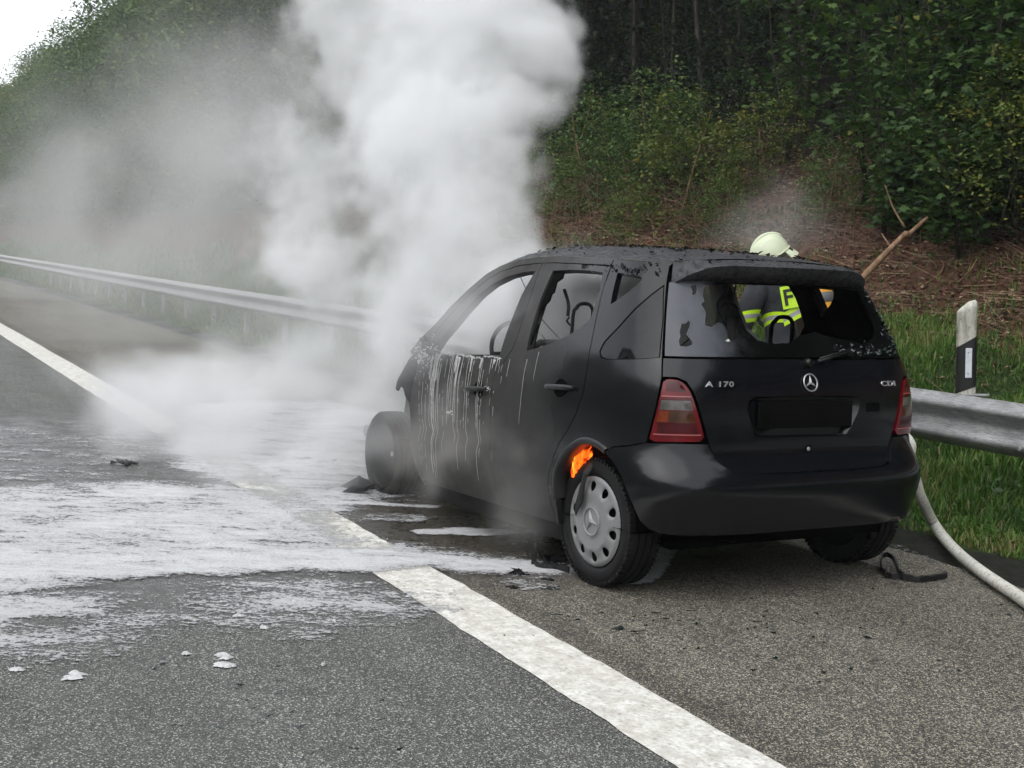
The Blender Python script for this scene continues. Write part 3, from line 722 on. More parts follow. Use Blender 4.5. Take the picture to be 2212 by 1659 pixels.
# --- individual bushes on the open bank (px, py of the foot; y across the road)
for (px, py, s_, kind, lab) in [
    (1470, 470, 1.25, 1, 'yellow-green bush in the middle of the bank above the car roof'),
    (1370, 470, .95, 0, 'green bush on the bank left of the yellow-green one'),
    (1270, 450, 1.25, 2, 'pale green bush on the bank just right of the smoke'),
    (1535, 400, 1.0, 0, 'dark green bush right of the yellow-green one at the wood edge'),
    (1655, 400, .95, 1, 'yellowing bush high on the bank left above the helmet'),
    (1500, 520, .45, 0, 'small low bush under the yellow-green one on the bank'),
    (1780, 490, .70, 2, 'thin pale bush in the light smoke right above the helmet'),
    (1320, 400, 1.2, 0, 'green bush half way up the bank near the smoke'),
    (1600, 440, .6, 2, 'small grey-green bush between the two yellowing ones'),
    (1410, 400, 1.3, 2, 'light green bush high on the bank between the smoke and the car roof'),
    (1455, 395, 1.1, 0, 'leafy green bush at the wood edge over the roof'),
    (1350, 520, .6, 2, 'low pale green bush near the roof left of the middle'),
    (1230, 395, 1.4, 2, 'pale leafy bush high on the bank right behind the smoke edge'),
    (1560, 505, .55, 2, 'little pale bush just above the roof right of the middle'),
    (1830, 420, .9, 0, 'dark leafy bush left of the tall slim maple'),
    (1195, 480, 1.0, 2, 'faint bush at the foot of the smoke column')]:
    P = foot(px, py); put('bush', T_bush[kind], P.x, P.y, s_, rng.uniform(0, 6), lab, 'bush')
for (px, py, s_, kind, lab) in [
    (1935, 490, 1.0, 0, 'broad maple bush leaning over the red earth right of the helmet'),
    (2120, 525, 1.15, 1, 'large-leaved maple bush above the delineator post'),
    (2040, 490, 1.15, 0, 'maple bush between the two broad ones over the red earth'),
    (2200, 530, 1.1, 0, 'maple bush at the right edge above the grass'),
    (1870, 440, 1.1, 2, 'tall slim maple sapling right of the helmet rising into the dark'),
    (2085, 450, 1.2, 2, 'tall maple sapling behind the large-leaved bush at the right'),
    (2230, 470, 1.2, 2, 'tall maple sapling in the upper right corner'),
    (1985, 520, .9, 1, 'low maple bush at the upper end of the long bare branch'),
    (2075, 560, 1.0, 1, 'lowest maple bush drooping over the red earth above the delineator post'),
    (2160, 470, 1.2, 0, 'maple bush behind the drooping ones near the right edge'),
    (1905, 520, .8, 1, 'small maple bush beside the long bare branch'),
    (1700, 350, 1.1, 2, 'maple sapling over the helmet in the middle of the wood edge')]:
    P = foot(px, py); put('maple_bush', T_maple[kind], P.x, P.y, s_, rng.uniform(0, 6), lab, 'maple')
for (px, py, y, s_, lab) in [(2190, 300, -5.9, .95, 'yellowing bush hanging in from the right edge of the wood'), (1990, 370, -6.9, .55, 'yellow-green bush between the maples on the right')]:
    P = aty(px, py, y); put('bush', [('stems', T_bush2), T_bush[1][1]], P.x, y, s_, 1, lab, 'bush', z=P.z-.5)

# --- verge grass, weeds, litter: nobody could count them
def blades(n, xr, yr, h, dens=None, wid=.0035, tintm=.45):
    x = rng.uniform(*xr, n); y = rng.uniform(*yr, n)
    cl = fbm(x*2.2, y*2.2, 3, 61)
    edge = -y+ (fbm(x*1.1, y*1.1+3, 3, 62)-.5)*1.2
    hi = 4.25+np.clip((x-1)*.02, 0, 1.5)*0
    kp = (rng.random(n) < np.clip(1.25-(edge-hi)*1.3, .06, 1)) & (rng.random(n) < np.clip(cl*2.0-.15, .15, 1)) & (-y > 1.66+.12*fbm(x*3, y*0, 3, 63))
    if dens is not None: kp &= dens(x, y)
    x, y, cl = x[kp], y[kp], cl[kp]; n = len(x); z = bankz(x, y)-.01
    H = h*rng.uniform(.45, 1.25, n)*(.55+.9*cl)*np.clip((-y-1.5)*1.6, .35, 1); a = rng.uniform(0, 6.28, n); ln = rng.uniform(.15, .75, n)
    dx, dy = np.cos(a), np.sin(a); w = wid*rng.uniform(.7, 1.5, n)
    V = np.zeros((n, 7, 3))
    for i, t in enumerate((0, .4, .75)):
        cx = x+dx*H*ln*t*t; cy = y+dy*H*ln*t*t; cz = z+H*(t-.28*ln*t*t)
        ww = w*(1-.35*t)
        V[:, 2*i] = np.stack([cx-dy*ww, cy+dx*ww, cz], -1); V[:, 2*i+1] = np.stack([cx+dy*ww, cy-dx*ww, cz], -1)
    V[:, 6] = np.stack([x+dx*H*ln, y+dy*H*ln, z+H*(1-.32*ln)], -1)
    f = np.array([(0, 1, 3), (0, 3, 2), (2, 3, 5), (2, 5, 4), (4, 5, 6)]); F = (f[None]+(np.arange(n)*7)[:, None, None]).reshape(-1, 3)
    t = np.clip(tintm+(cl-.5)*1.3+rng.normal(0, .2, n), 0, 1); t = np.where(rng.random(n) < .06, 1.0, t)
    return V.reshape(-1, 3), F, np.repeat(np.stack([t]*3, -1), 7, 0)
parts = [blades(150000, (-2.2, 7.5), (-6.2, -1.6), .12, wid=.0042), blades(70000, (7.5, 26), (-6.4, -1.6), .18, wid=.006), blades(30000, (26, 75), (-6.8, -1.65), .3, wid=.010)]
V, F, C = merge(parts)
tag(mesh('verge_grass', V, F, M['grass'], col=C), 'long green grass growing on the verge under and behind the guard rail', 'grass', kind='stuff')
# broad-leaved weeds and brambles on the open bank
n = 26000; x = rng.uniform(-1.5, 26, n); y = -rng.uniform(1.9, 10, n); c_ = fbm(x*.9, y*.9, 4, 71)
kp = (c_ > np.where(y > -4.6, .55, np.where(x > 8, .44, .53))); x, y = x[kp], y[kp]; hgt = rng.random(len(x))**1.5*.42*np.clip((c_[kp]-.46)*7, .15, 1)
P = np.stack([x, y, bankz(x, y)+.02+hgt], -1); V, F, C = leaves(P, np.full(len(P), .055), tilt=.8, tint=np.clip(rng.normal(.5, .25, len(P)), 0, 1))
tag(mesh('bank_weeds', V, F, M['leaf_mid'], col=C), 'low leafy weeds scattered over the open bank', 'weeds', kind='stuff')
n = 9000; x = rng.uniform(-2, 7, n); y = -rng.uniform(1.75, 4.8, n); c_ = fbm(x*2.4, y*2.4, 3, 75); kp = c_ > .55; x, y = x[kp], y[kp]
P = np.stack([x, y, bankz(x, y)+.03+rng.random(len(x))*.10], -1); V, F, C = leaves(P, np.full(len(P), .032), tilt=.8, tint=np.clip(rng.normal(.55, .25, len(P)), 0, 1))
tag(mesh('verge_weeds', V, F, M['leaf_mid'], col=C), 'small broad leaved weeds among the grass of the verge', 'weeds', kind='stuff')
# fallen leaves and dry stalks on the red earth
n = 80000; x = rng.uniform(-1.5, 24, n); y = -rng.uniform(3.6, 9.5, n); e_ = -y+(fbm(x*1.1, y*1.1+3, 3, 62)-.5)*1.2
kp = rng.random(n) < np.clip((e_-3.9)*1.1, .02, 1)*np.clip(fbm(x*2, y*2, 3, 73)*2.2-.35, .1, 1); x, y = x[kp], y[kp]
P = np.stack([x, y, bankz(x, y)+.012+.03*rng.random(len(x))], -1); V, F, C = leaves(P, np.full(len(P), .055), tilt=.55)
tag(mesh('leaf_litter', V, F, M['litter'], col=C), 'brown fallen leaves lying over the red earth of the bank', 'fallen leaves', kind='stuff')
n = 6500; x = rng.uniform(-1, 22, n); y = -rng.uniform(3.4, 8.6, n); e_ = -y+(fbm(x*1.1, y*1.1+3, 3, 62)-.5)*1.2; kp = rng.random(n) < np.clip((e_-4.3)*1.1, .05, 1); x, y = x[kp], y[kp]
n = len(x); z = bankz(x, y)+.015; a = rng.normal(.35, .8, n); L = rng.uniform(.08, .5, n); el = rng.uniform(-.05, .55, n)*(rng.random(n) < .5)
A = np.stack([x, y, z], -1); B = A+np.stack([np.cos(a)*L, np.sin(a)*L*.8, np.abs(el)*L], -1); B[:, 2] = np.maximum(B[:, 2], bankz(B[:, 0], B[:, 1])+.02)
w_ = rng.uniform(.0012, .0032, n)[:, None]; up_ = np.array([[0, 0, 1.0]]); sd = np.cross(B-A, up_); sd /= np.linalg.norm(sd, axis=1)[:, None]
V = np.stack([A+sd*w_, A-sd*w_*.5+up_*w_*1.6, A-sd*w_, B+sd*w_*.5, B+up_*w_, B-sd*w_*.5], 1).reshape(-1, 3)
f = np.array([(0, 1, 4), (0, 4, 3), (1, 2, 5), (1, 5, 4)]); F = (f[None]+(np.arange(n)*6)[:, None, None]).reshape(-1, 3)
t = rng.uniform(.3, .95, n); tag(mesh('dry_stalks', V, F, M['litter'], col=np.repeat(np.stack([t]*3, -1), 6, 0)), 'dry straw and twigs lying across the bank', 'dry stalks', kind='stuff')
# tall thin dead stalks at the smoke's right foot and in front of the wood
def stalk_patch(px, py, y, n, h, lab):
    P = foot(px, py); y = P.y; mb = MB()
    for _ in range(n):
        x0 = rng.normal(0, .8); y0 = rng.normal(0, .5); hh_ = h*rng.uniform(.5, 1.1); a = rng.uniform(0, 6.28); l_ = rng.uniform(.05, .35)*hh_
        z0 = float(bankz(P.x+x0, y+y0))-float(bankz(P.x, y))
        mb.tube([(x0, y0, z0-.03), (x0+math.cos(a)*l_*.4, y0+math.sin(a)*l_*.4, z0+hh_*.55), (x0+math.cos(a)*l_, y0+math.sin(a)*l_, z0+hh_)], [.004, .003, .0015], 3, False)
    o = mb.build('dead_stalks', M['straw']); o.location = (P.x, y, float(bankz(P.x, y))); tag(o, lab, 'dry stalks', kind='stuff')
stalk_patch(1560, 470, -4.4, 26, .6, 'dry upright stalks on the bank above the middle of the roof')
stalk_patch(1240, 520, -5.0, 30, .8, 'dry upright stalks beside the foot of the smoke')
stalk_patch(1730, 500, -4.6, 26, .6, 'dry upright stalks in the thin smoke behind the helmet')
# --- branches
def branch(pts, r, name, lab, extra=(), mat='twig'):
    P = [Vector(p) for p in pts]; c = P[0].copy(); mb = MB(); S_ = spline([p-c for p in P], 6)
    mb.tube(S_, [r*(1-.55*i/len(S_))*(1+.12*math.sin(i*1.7)) for i in range(len(S_))], 8)
    for e in extra: mb.tube([Vector(q)-c for q in e], [r*.35, r*.2], 5)
    o = mb.build(name, M[mat], None, True); o.location = c; tag(o, lab, 'branch'); return o
def lift(px, py, h=.03): return foot(px, py)+Vector((0, 0, h))
dA = (lift(1848, 592)-CAMP).dot(FW)-1.7; A = at(1800, 628, dA-.2); B = at(1925, 535, dA+.1); C_ = at(1960, 508, dA+.2); D_ = at(2003, 470, dA+.3)
for _ in range(60):      # the butt end rests on the ground
    if A.z < float(bankz(A.x, A.y)): break
    A = A+(A-B).normalized()*.05+Vector((0, 0, -.012))
branch([A, B, C_, D_], .034, 'fallen_branch', 'long bare branch slanting up from behind the car roof into the bushes', [(B, at(1905, 505, dA+.25))])
dM = (foot(2100, 500)-CAMP).dot(FW)
branch([at(2100, 362, dM-.5), at(2122, 335, dM-.4), at(2146, 320, dM-.3)], .030, 'broken_branch', 'short broken light branch hanging among the maples at the upper right')
branch([lift(1680, 530), lift(1790, 565), lift(1850, 588)], .010, 'stick', 'thin pale stick lying on the litter left of the long branch')
branch([at(1955, 492, dA+.3), at(1930, 450, dA+.3), at(1912, 400, dA+.3)], .011, 'bare_stem', 'thin bare stem rising beside the long branch')
branch([lift(1985, 628), lift(2025, 602), lift(2038, 580), lift(2030, 568)], .010, 'twig', 'hooked dry twig on the red earth right of the roof')
branch([lift(2075, 625), lift(2120, 624), lift(2150, 622)], .009, 'twig', 'straight pale twig lying on the red earth above the delineator')
branch([lift(2070, 618), at(2095, 585, dA), at(2110, 560, dA)], .009, 'bare_stem', 'slanting bare stem below the large-leaved maple bush')
# --- a withered leaf bunch on a maple
P = at(2066, 300, dM-.4); mb = MB()
pp = np.array([[rng.normal(0, .035), rng.normal(0, .035), -t*.42] for t in rng.random(60)])
V, F, C = leaves(pp, np.full(60, .085), tint=rng.uniform(.6, .95, 60)); o = mesh('withered_leaves', V, F, M['litter'], col=C); o.location = P
tag(o, 'hanging bunch of withered orange leaves among the green maples', 'leaves')
# --- flowers
def flower(px, py, y, r, mat, lab, cat='flower'):
    P = foot(px, py+14); P.z += 14*(P-CAMP).dot(FW)/F_PX; zb = float(bankz(P.x, P.y)); root = empty('wild_flower', (P.x, P.y, zb)); tag(root, lab, cat)
    h_ = max(P.z-zb, .06); r *= (P-CAMP).length/8.0; mb = MB(); mb.tube([(0, 0, -.01), (.01, .01, h_*.5), (0, 0, h_)], [.002, .0018, .0015], 4); mb.build('stem', M['leaf_mid'], root)
    mb = MB()
    for k in range(9):
        a = k*6.283/9; d = Vector((math.cos(a), math.sin(a), .15)); s_ = Vector((-math.sin(a), math.cos(a), 0))
        mb.add([d*r*.15, d*r*.6+s_*r*.22, d*r, d*r*.6-s_*r*.22], [(0, 1, 2, 3)])
    o = mb.build('petals', M[mat], root); o.location = (0, 0, h_); o.rotation_euler = (.5, -.6, 0)
    mb = MB(); mb.lathe([(0, .3*r), (r*.2, .22*r), (r*.28, 0)], 8, (0, 0, 0), 'z'); c = mb.build('centre', M['flower_yellow'], root); c.location = (0, 0, h_); c.rotation_euler = (.5, -.6, 0)
flower(1965, 713, -2.75, .020, 'flower_pink', 'upper pink flower in the grass right of the car')
flower(1966, 722, -2.75, .022, 'flower_pink', 'larger pink flower just under the upper pink one')
flower(1963, 733, -2.7, .021, 'flower_white', 'white daisy under the two pink flowers')
flower(1954, 747, -2.7, .015, 'flower_pink', 'small pale pink flower lowest of its cluster')
flower(2177, 677, -3.0, .019, 'flower_white', 'white daisy alone in the grass right of the delineator')
flower(2108, 998, -2.05, .016, 'flower_white', 'white flower head below the guard rail')
flower(2118, 974, -2.1, .013, 'flower_yellow', 'left yellow flower close under the guard rail')
flower(2185, 992, -2.05, .013, 'flower_yellow', 'right yellow flower under the rail joint')
# ================================================================== the burnt car (its own axes: x forward from the rear axle, y left, z up)
CAR = empty('burnt_car')
tag(CAR, 'small black hatchback, burnt out at the front, with smashed windows and one flaming rear wheel', 'car')
DL = .0238596
CAR.matrix_world = Matrix.Rotation(YAW_ROAD, 4, 'Z') @ Matrix.Translation((0, 0, .288)) @ Matrix.Rotation(DL, 4, 'Y') @ Matrix.Translation((0, 0, -.288))
CM = CAR.matrix_world.copy()
ZW = [.12, .18, .25, .32, .40, .48, .515, .54, .60, .70, .80, .90, .98, 1.04, 1.1, 1.2, 1.3, 1.4, 1.46, 1.5, 1.56]
WW = [.79, .805, .822, .836, .848, .855, .853, .849, .857, .860, .857, .845, .828, .812, .792, .755, .714, .667, .635, .610, .56]
ZR = [.12, .20, .26, .30, .36, .44, .52, .572, .584, .61, .66, .75, .85, .93, 1.0, 1.04, 1.2, 1.3, 1.38, 1.45, 1.5, 1.56]
XR = [-.38, -.45, -.50, -.522, -.540, -.550, -.550, -.538, -.524, -.496, -.487, -.490, -.488, -.48, -.46, -.44, -.36, -.305, -.26, -.22, -.19, -.15]
XC, NE = .2, 4.5
def Sf(u, z, off=0.0):
    u = np.asarray(u, float); z = np.asarray(z, float)+0*u
    w = np.interp(z, ZW, WW)+off; a = XC-np.interp(z, ZR, XR)+off
    ph = np.clip(np.abs(u), 0, 1)*np.pi/2
    rr = ((np.abs(np.cos(ph))/a)**NE+(np.abs(np.sin(ph))/w)**NE)**(-1/NE)
    x = XC-rr*np.cos(ph)+np.clip(np.abs(u)-1, 0, None); y = rr*np.sin(ph)*(1-.012*np.clip(x-1.2, 0, None)**2)
    return np.stack([x, np.where(u < 0, -y, y), z], -1)
def Sn(u, z):
    e = .004; a = Sf(u+e, z)-Sf(u-e, z); b = Sf(u, z+e)-Sf(u, z-e); n = np.cross(b, a)
    n /= np.linalg.norm(n, axis=-1)[..., None]; P = Sf(u, z); c = np.stack([np.minimum(P[..., 0], XC)-.25-XC*0, P[..., 1], 0*P[..., 2]], -1)
    c[..., 0] = np.where(np.abs(np.asarray(u)) > 1, 0, P[..., 0]-XC)
    s = np.sign((n*c).sum(-1)); return n*np.where(s == 0, 1, s)[..., None]
def dens(poly, res):
    o_ = []
    for i in range(len(poly)):
        a = np.array(poly[i], float); b = np.array(poly[(i+1) % len(poly)], float); n = max(1, int(np.linalg.norm(b-a)/res+.5))
        for k in range(n): o_.append(a+(b-a)*k/n)
    return o_
def shrink(poly, g):
    p = np.array(poly, float); n = len(p); A = sum(p[i][0]*p[(i+1) % n][1]-p[(i+1) % n][0]*p[i][1] for i in range(n))
    sg = 1 if A > 0 else -1; q = []
    for i in range(n):
        e1 = p[i]-p[i-1]; e2 = p[(i+1) % n]-p[i]; n1 = np.array([-e1[1], e1[0]])*sg/(np.linalg.norm(e1)+1e-9); n2 = np.array([-e2[1], e2[0]])*sg/(np.linalg.norm(e2)+1e-9)
        m_ = n1+n2; L = np.linalg.norm(m_); m_ = m_/L if L > 1e-6 else n1; q.append(p[i]+m_*g/max(.5, float(m_@n1)))
    return [tuple(v) for v in q]
def rnd(poly, it=1):
    """Chaikin corner rounding"""
    for _ in range(it):
        q = []
        for i in range(len(poly)):
            a = np.array(poly[i], float); b = np.array(poly[(i+1) % len(poly)], float); q += [tuple(a*.75+b*.25), tuple(a*.25+b*.75)]
        poly = q
    return poly
def panel(name, outer, holes=(), mat=None, parent=None, side=1, off=0.0, th=.014, gap=.0022, res=.04, fn=None, nf=None, offf=None):
    outer = shrink(outer, gap) if gap else list(outer)
    loops = [dens(outer, res)]+[dens(h, res) for h in holes]
    pts = []; edges = []
    for L in loops:
        b = len(pts); pts += [Vector(p) for p in L]; edges += [(b+i, b+(i+1) % len(L)) for i in range(len(L))]
    nb = len(pts)
    A = np.array(outer); lo, hi = A.min(0), A.max(0)
    gx, gy = np.meshgrid(np.arange(lo[0]+res/2, hi[0], res), np.arange(lo[1]+res/2, hi[1], res)); gx = gx.ravel(); gy = gy.ravel()
    kp = inpoly(gx, gy, outer) & (polydist(gx, gy, outer) > res*.45)
    for h in holes: kp &= ~inpoly(gx, gy, h) & (polydist(gx, gy, h) > res*.45)
    pts += [Vector(p) for p in zip(gx[kp], gy[kp])]
    vs, es, fs, ov, oe, of = delaunay_2d_cdt(pts, edges, [], 0, 1e-6)
    V2 = np.array([tuple(v) for v in vs]); fs = [f for f in fs]
    cen = np.array([V2[list(f)].mean(0) for f in fs]); ok = inpoly(cen[:, 0], cen[:, 1], outer)
    for h in holes: ok &= ~inpoly(cen[:, 0], cen[:, 1], h)
    fs = [f for f, o_ in zip(fs, ok) if o_]
    used = sorted({i for f in fs for i in f}); rm = {v: k for k, v in enumerate(used)}; V2 = V2[used]; fs = [tuple(rm[i] for i in f) for f in fs]
    u, z = V2[:, 0]*side, V2[:, 1]
    P = (fn or Sf)(u, z); Nm = (nf or Sn)(u, z)
    of_ = off+(offf(V2[:, 0], z) if offf else 0); P = P+Nm*np.reshape(of_, (-1, 1)) if np.ndim(of_) else P+Nm*of_
    Q = P-Nm*th; n = len(P)
    f0 = fs[len(fs)//2]; nn = np.cross(P[f0[1]]-P[f0[0]], P[f0[2]]-P[f0[0]])
    if nn @ Nm[f0[0]] < 0: fs = [f[::-1] for f in fs]
    V = [P, Q]; F = list(fs)+[tuple(i+n for i in f[::-1]) for f in fs]
    ed = {}
    for f in fs:
        for i in range(len(f)):
            ed[(f[i], f[(i+1) % len(f)])] = 1
    R_ = []; b = 2*n
    for (a, c) in ed:
        if (c, a) not in ed:
            R_ += [P[a], P[c], Q[c], Q[a]]; F.append((b+1, b, b+3, b+2)); b += 4
    V = np.vstack(V+[np.array(R_)])
    return mesh(name, V, F, mat, parent if parent is not None else CAR, smooth=True)

cant = [(.604, 1.462), (.70, 1.458), (.792, 1.456), (1.044, 1.468), (1.255, 1.476), (1.43, 1.481), (1.62, 1.478), (1.794, 1.464), (1.958, 1.433), (2.077, 1.385), (2.184, 1.312), (2.323, 1.206), (2.427, 1.107), (2.561, 1.015), (2.64, .945)]
cin = [(.99, 1.436), (1.255, 1.443), (1.43, 1.447), (1.61, 1.444), (1.78, 1.432), (1.93, 1.402), (2.045, 1.355), (2.15, 1.284), (2.275, 1.180), (2.375, 1.085), (2.47, 1.00), (2.50, .92)]
def cz_(u): a = np.array(cant); return np.interp(u, a[:, 0], a[:, 1])
win_f = [(1.638, .978), (1.632, 1.127), (1.623, 1.286), (1.592, 1.406), (1.699, 1.400), (1.837, 1.377), (1.969, 1.333), (2.059, 1.277), (2.137, 1.205), (2.225, 1.11), (2.315, 1.02), (2.36, .962), (2.15, .955), (1.90, .958)]
win_r = [(1.393, 1.018), (1.417, 1.136), (1.43, 1.274), (1.427, 1.408), (1.268, 1.414), (1.10, 1.410), (.988, 1.402), (.958, 1.329), (.946, 1.192), (.995, 1.146), (1.075, 1.106), (1.188, 1.067), (1.313, 1.036)]
win_q = [(.878, 1.402), (.74, 1.389), (.722, 1.376), (.746, 1.337), (.789, 1.297), (.848, 1.258), (.862, 1.32)]
split = [(1.565, 1.447), (1.532, 1.28), (1.518, 1.10), (1.53, 1.02), (1.585, .95), (1.645, .885), (1.658, .80), (1.657, .605), (1.661, .52), (1.658, .44), (1.63, .36), (1.61, .235)]
front_door = split+[(2.36, .235), (2.473, .247), (2.52, .288), (2.563, .351), (2.58, .43), (2.582, .55), (2.584, .65), (2.563, .722), (2.52, .834), (2.50, .92)]+cin[::-1][1:8]
shut = [(.948, 1.432), (.936, 1.33), (.915, 1.22), (.897, 1.115), (.88, .975), (.877, .87), (.907, .768), (.955, .683), (1.056, .56), (1.094, .475), (1.107, .415), (1.10, .351), (1.075, .276), (1.075, .235)]
rear_door = shut+[(1.61, .235)]+split[::-1][1:]+[(1.43, 1.447), (1.255, 1.443)]
seam = [(.604, 1.462), (.626, 1.435), (.621, 1.372), (.597, 1.201), (.581, 1.041), (.574, .962)]
arch = [(.746, .624), (.759, .635), (.80, .652), (.85, .655), (.904, .634), (.956, .595), (.999, .547), (1.031, .489), (1.043, .424), (1.043, .366), (1.045, .235)]
lampL = [(.572, .957), (.533, .959), (.508, .944), (.489, .912), (.476, .873), (.454, .78), (.435, .689), (.52, .687), (.605, .684), (.595, .749), (.584, .831), (.577, .90)]
quarter = seam+lampL[:0:-1][0:4]+[(.61, .684), (.658, .664), (.716, .650)]+arch[0:]+shut[::-1][0:]+[(.99, 1.436), (1.255, 1.443)][0:0]+[(.948, 1.432), (.948, 1.462), (.792, 1.456)]
quarter = seam+[(.577, .90), (.584, .831), (.595, .749), (.605, .684), (.658, .664), (.716, .650)]+arch+shut[::-1][0:-1]+[(.940, 1.40), (.948, 1.43), (.95, 1.464), (.792, 1.456), (.70, 1.458)]
# clean duplicates
def dd(poly):
    o_ = []
    for p in poly:
        if not o_ or math.hypot(p[0]-o_[-1][0], p[1]-o_[-1][1]) > .004: o_.append(p)
    if math.hypot(o_[0][0]-o_[-1][0], o_[0][1]-o_[-1][1]) < .004: o_.pop()
    return o_
qglass = [(.627, 1.355), (.668, 1.308), (.717, 1.244), (.768, 1.165), (.822, 1.094), (.834, 1.052), (.819, 1.026), (.787, 1.018), (.66, 1.03), (.588, 1.042), (.600, 1.201)]
bump_outer = lambda: [(.746, .624), (.716, .648), (.658, .662), (.61, .682), (.52, .685), (.432, .683), (.408, .616), (.384, .583), (.35, .563), (.296, .556), (.15, .553), (0, .552)]
bl = bump_outer(); blow = [(.739, .614), (.703, .580), (.675, .533), (.648, .472), (.630, .41), (.612, .352), (.585, .318), (.55, .304), (.49, .300), (.3, .298), (.15, .298), (0, .298)]
bumper = bl+[(-u, z) for u, z in bl[::-1][1:]]+[(-u, z) for u, z in blow]+[(u, z) for u, z in blow[::-1][1:]]
tgl = [(.581, 1.043), (.574, .962), (.533, .962), (.505, .946), (.486, .912), (.473, .873), (.451, .78), (.430, .685), (.408, .616), (.384, .583), (.35, .563), (.296, .556), (.15, .553), (0, .552)]
tailgate = tgl+[(-u, z) for u, z in tgl[::-1][1:]]
rec = [(.263, .882), (.292, .866), (.298, .83), (.262, .715), (.237, .704), (0, .703), (-.18, .699), (-.215, .710), (-.272, .83), (-.266, .868), (-.236, .880), (0, .884)]
rgl = [(.578, 1.049), (.595, 1.201), (.615, 1.368), (.45, 1.392), (0, 1.395), (-.45, 1.392), (-.615, 1.368), (-.595, 1.201), (-.578, 1.049), (-.3, 1.051), (0, 1.052), (.3, 1.051)]
hole = [(.476, 1.362), (.479, 1.311), (.469, 1.288), (.481, 1.276), (.466, 1.25), (.46, 1.235), (.462, 1.205), (.459, 1.186), (.436, 1.178), (.411, 1.199), (.398, 1.196), (.385, 1.185), (.369, 1.156), (.373, 1.14), (.369, 1.13), (.388, 1.121), (.370, 1.117), (.355, 1.122), (.318, 1.143), (.300, 1.142), (.283, 1.134), (.260, 1.138), (.246, 1.135), (.232, 1.124), (.212, 1.121), (.177, 1.112), (.158, 1.116), (.139, 1.11), (.10, 1.114), (.065, 1.113), (.029, 1.122), (-.025, 1.149), (-.08, 1.155), (-.134, 1.166), (-.18, 1.15), (-.278, 1.130), (-.33, 1.125), (-.378, 1.112), (-.45, 1.14), (-.49, 1.175), (-.515, 1.24), (-.53, 1.31), (-.535, 1.362), (-.40, 1.372), (-.395, 1.36), (-.2, 1.368), (0, 1.372), (.2, 1.370), (.35, 1.372), (.40, 1.365)]
hz1 = [(.540, 1.190), (.527, 1.190), (.518, 1.205), (.512, 1.19), (.516, 1.165), (.520, 1.145), (.506, 1.125), (.497, 1.112), (.500, 1.10), (.515, 1.093), (.535, 1.095), (.541, 1.118), (.537, 1.135), (.543, 1.155)]
hz2 = [(.530, 1.352), (.512, 1.358), (.505, 1.34), (.508, 1.318), (.520, 1.315), (.520, 1.33)]

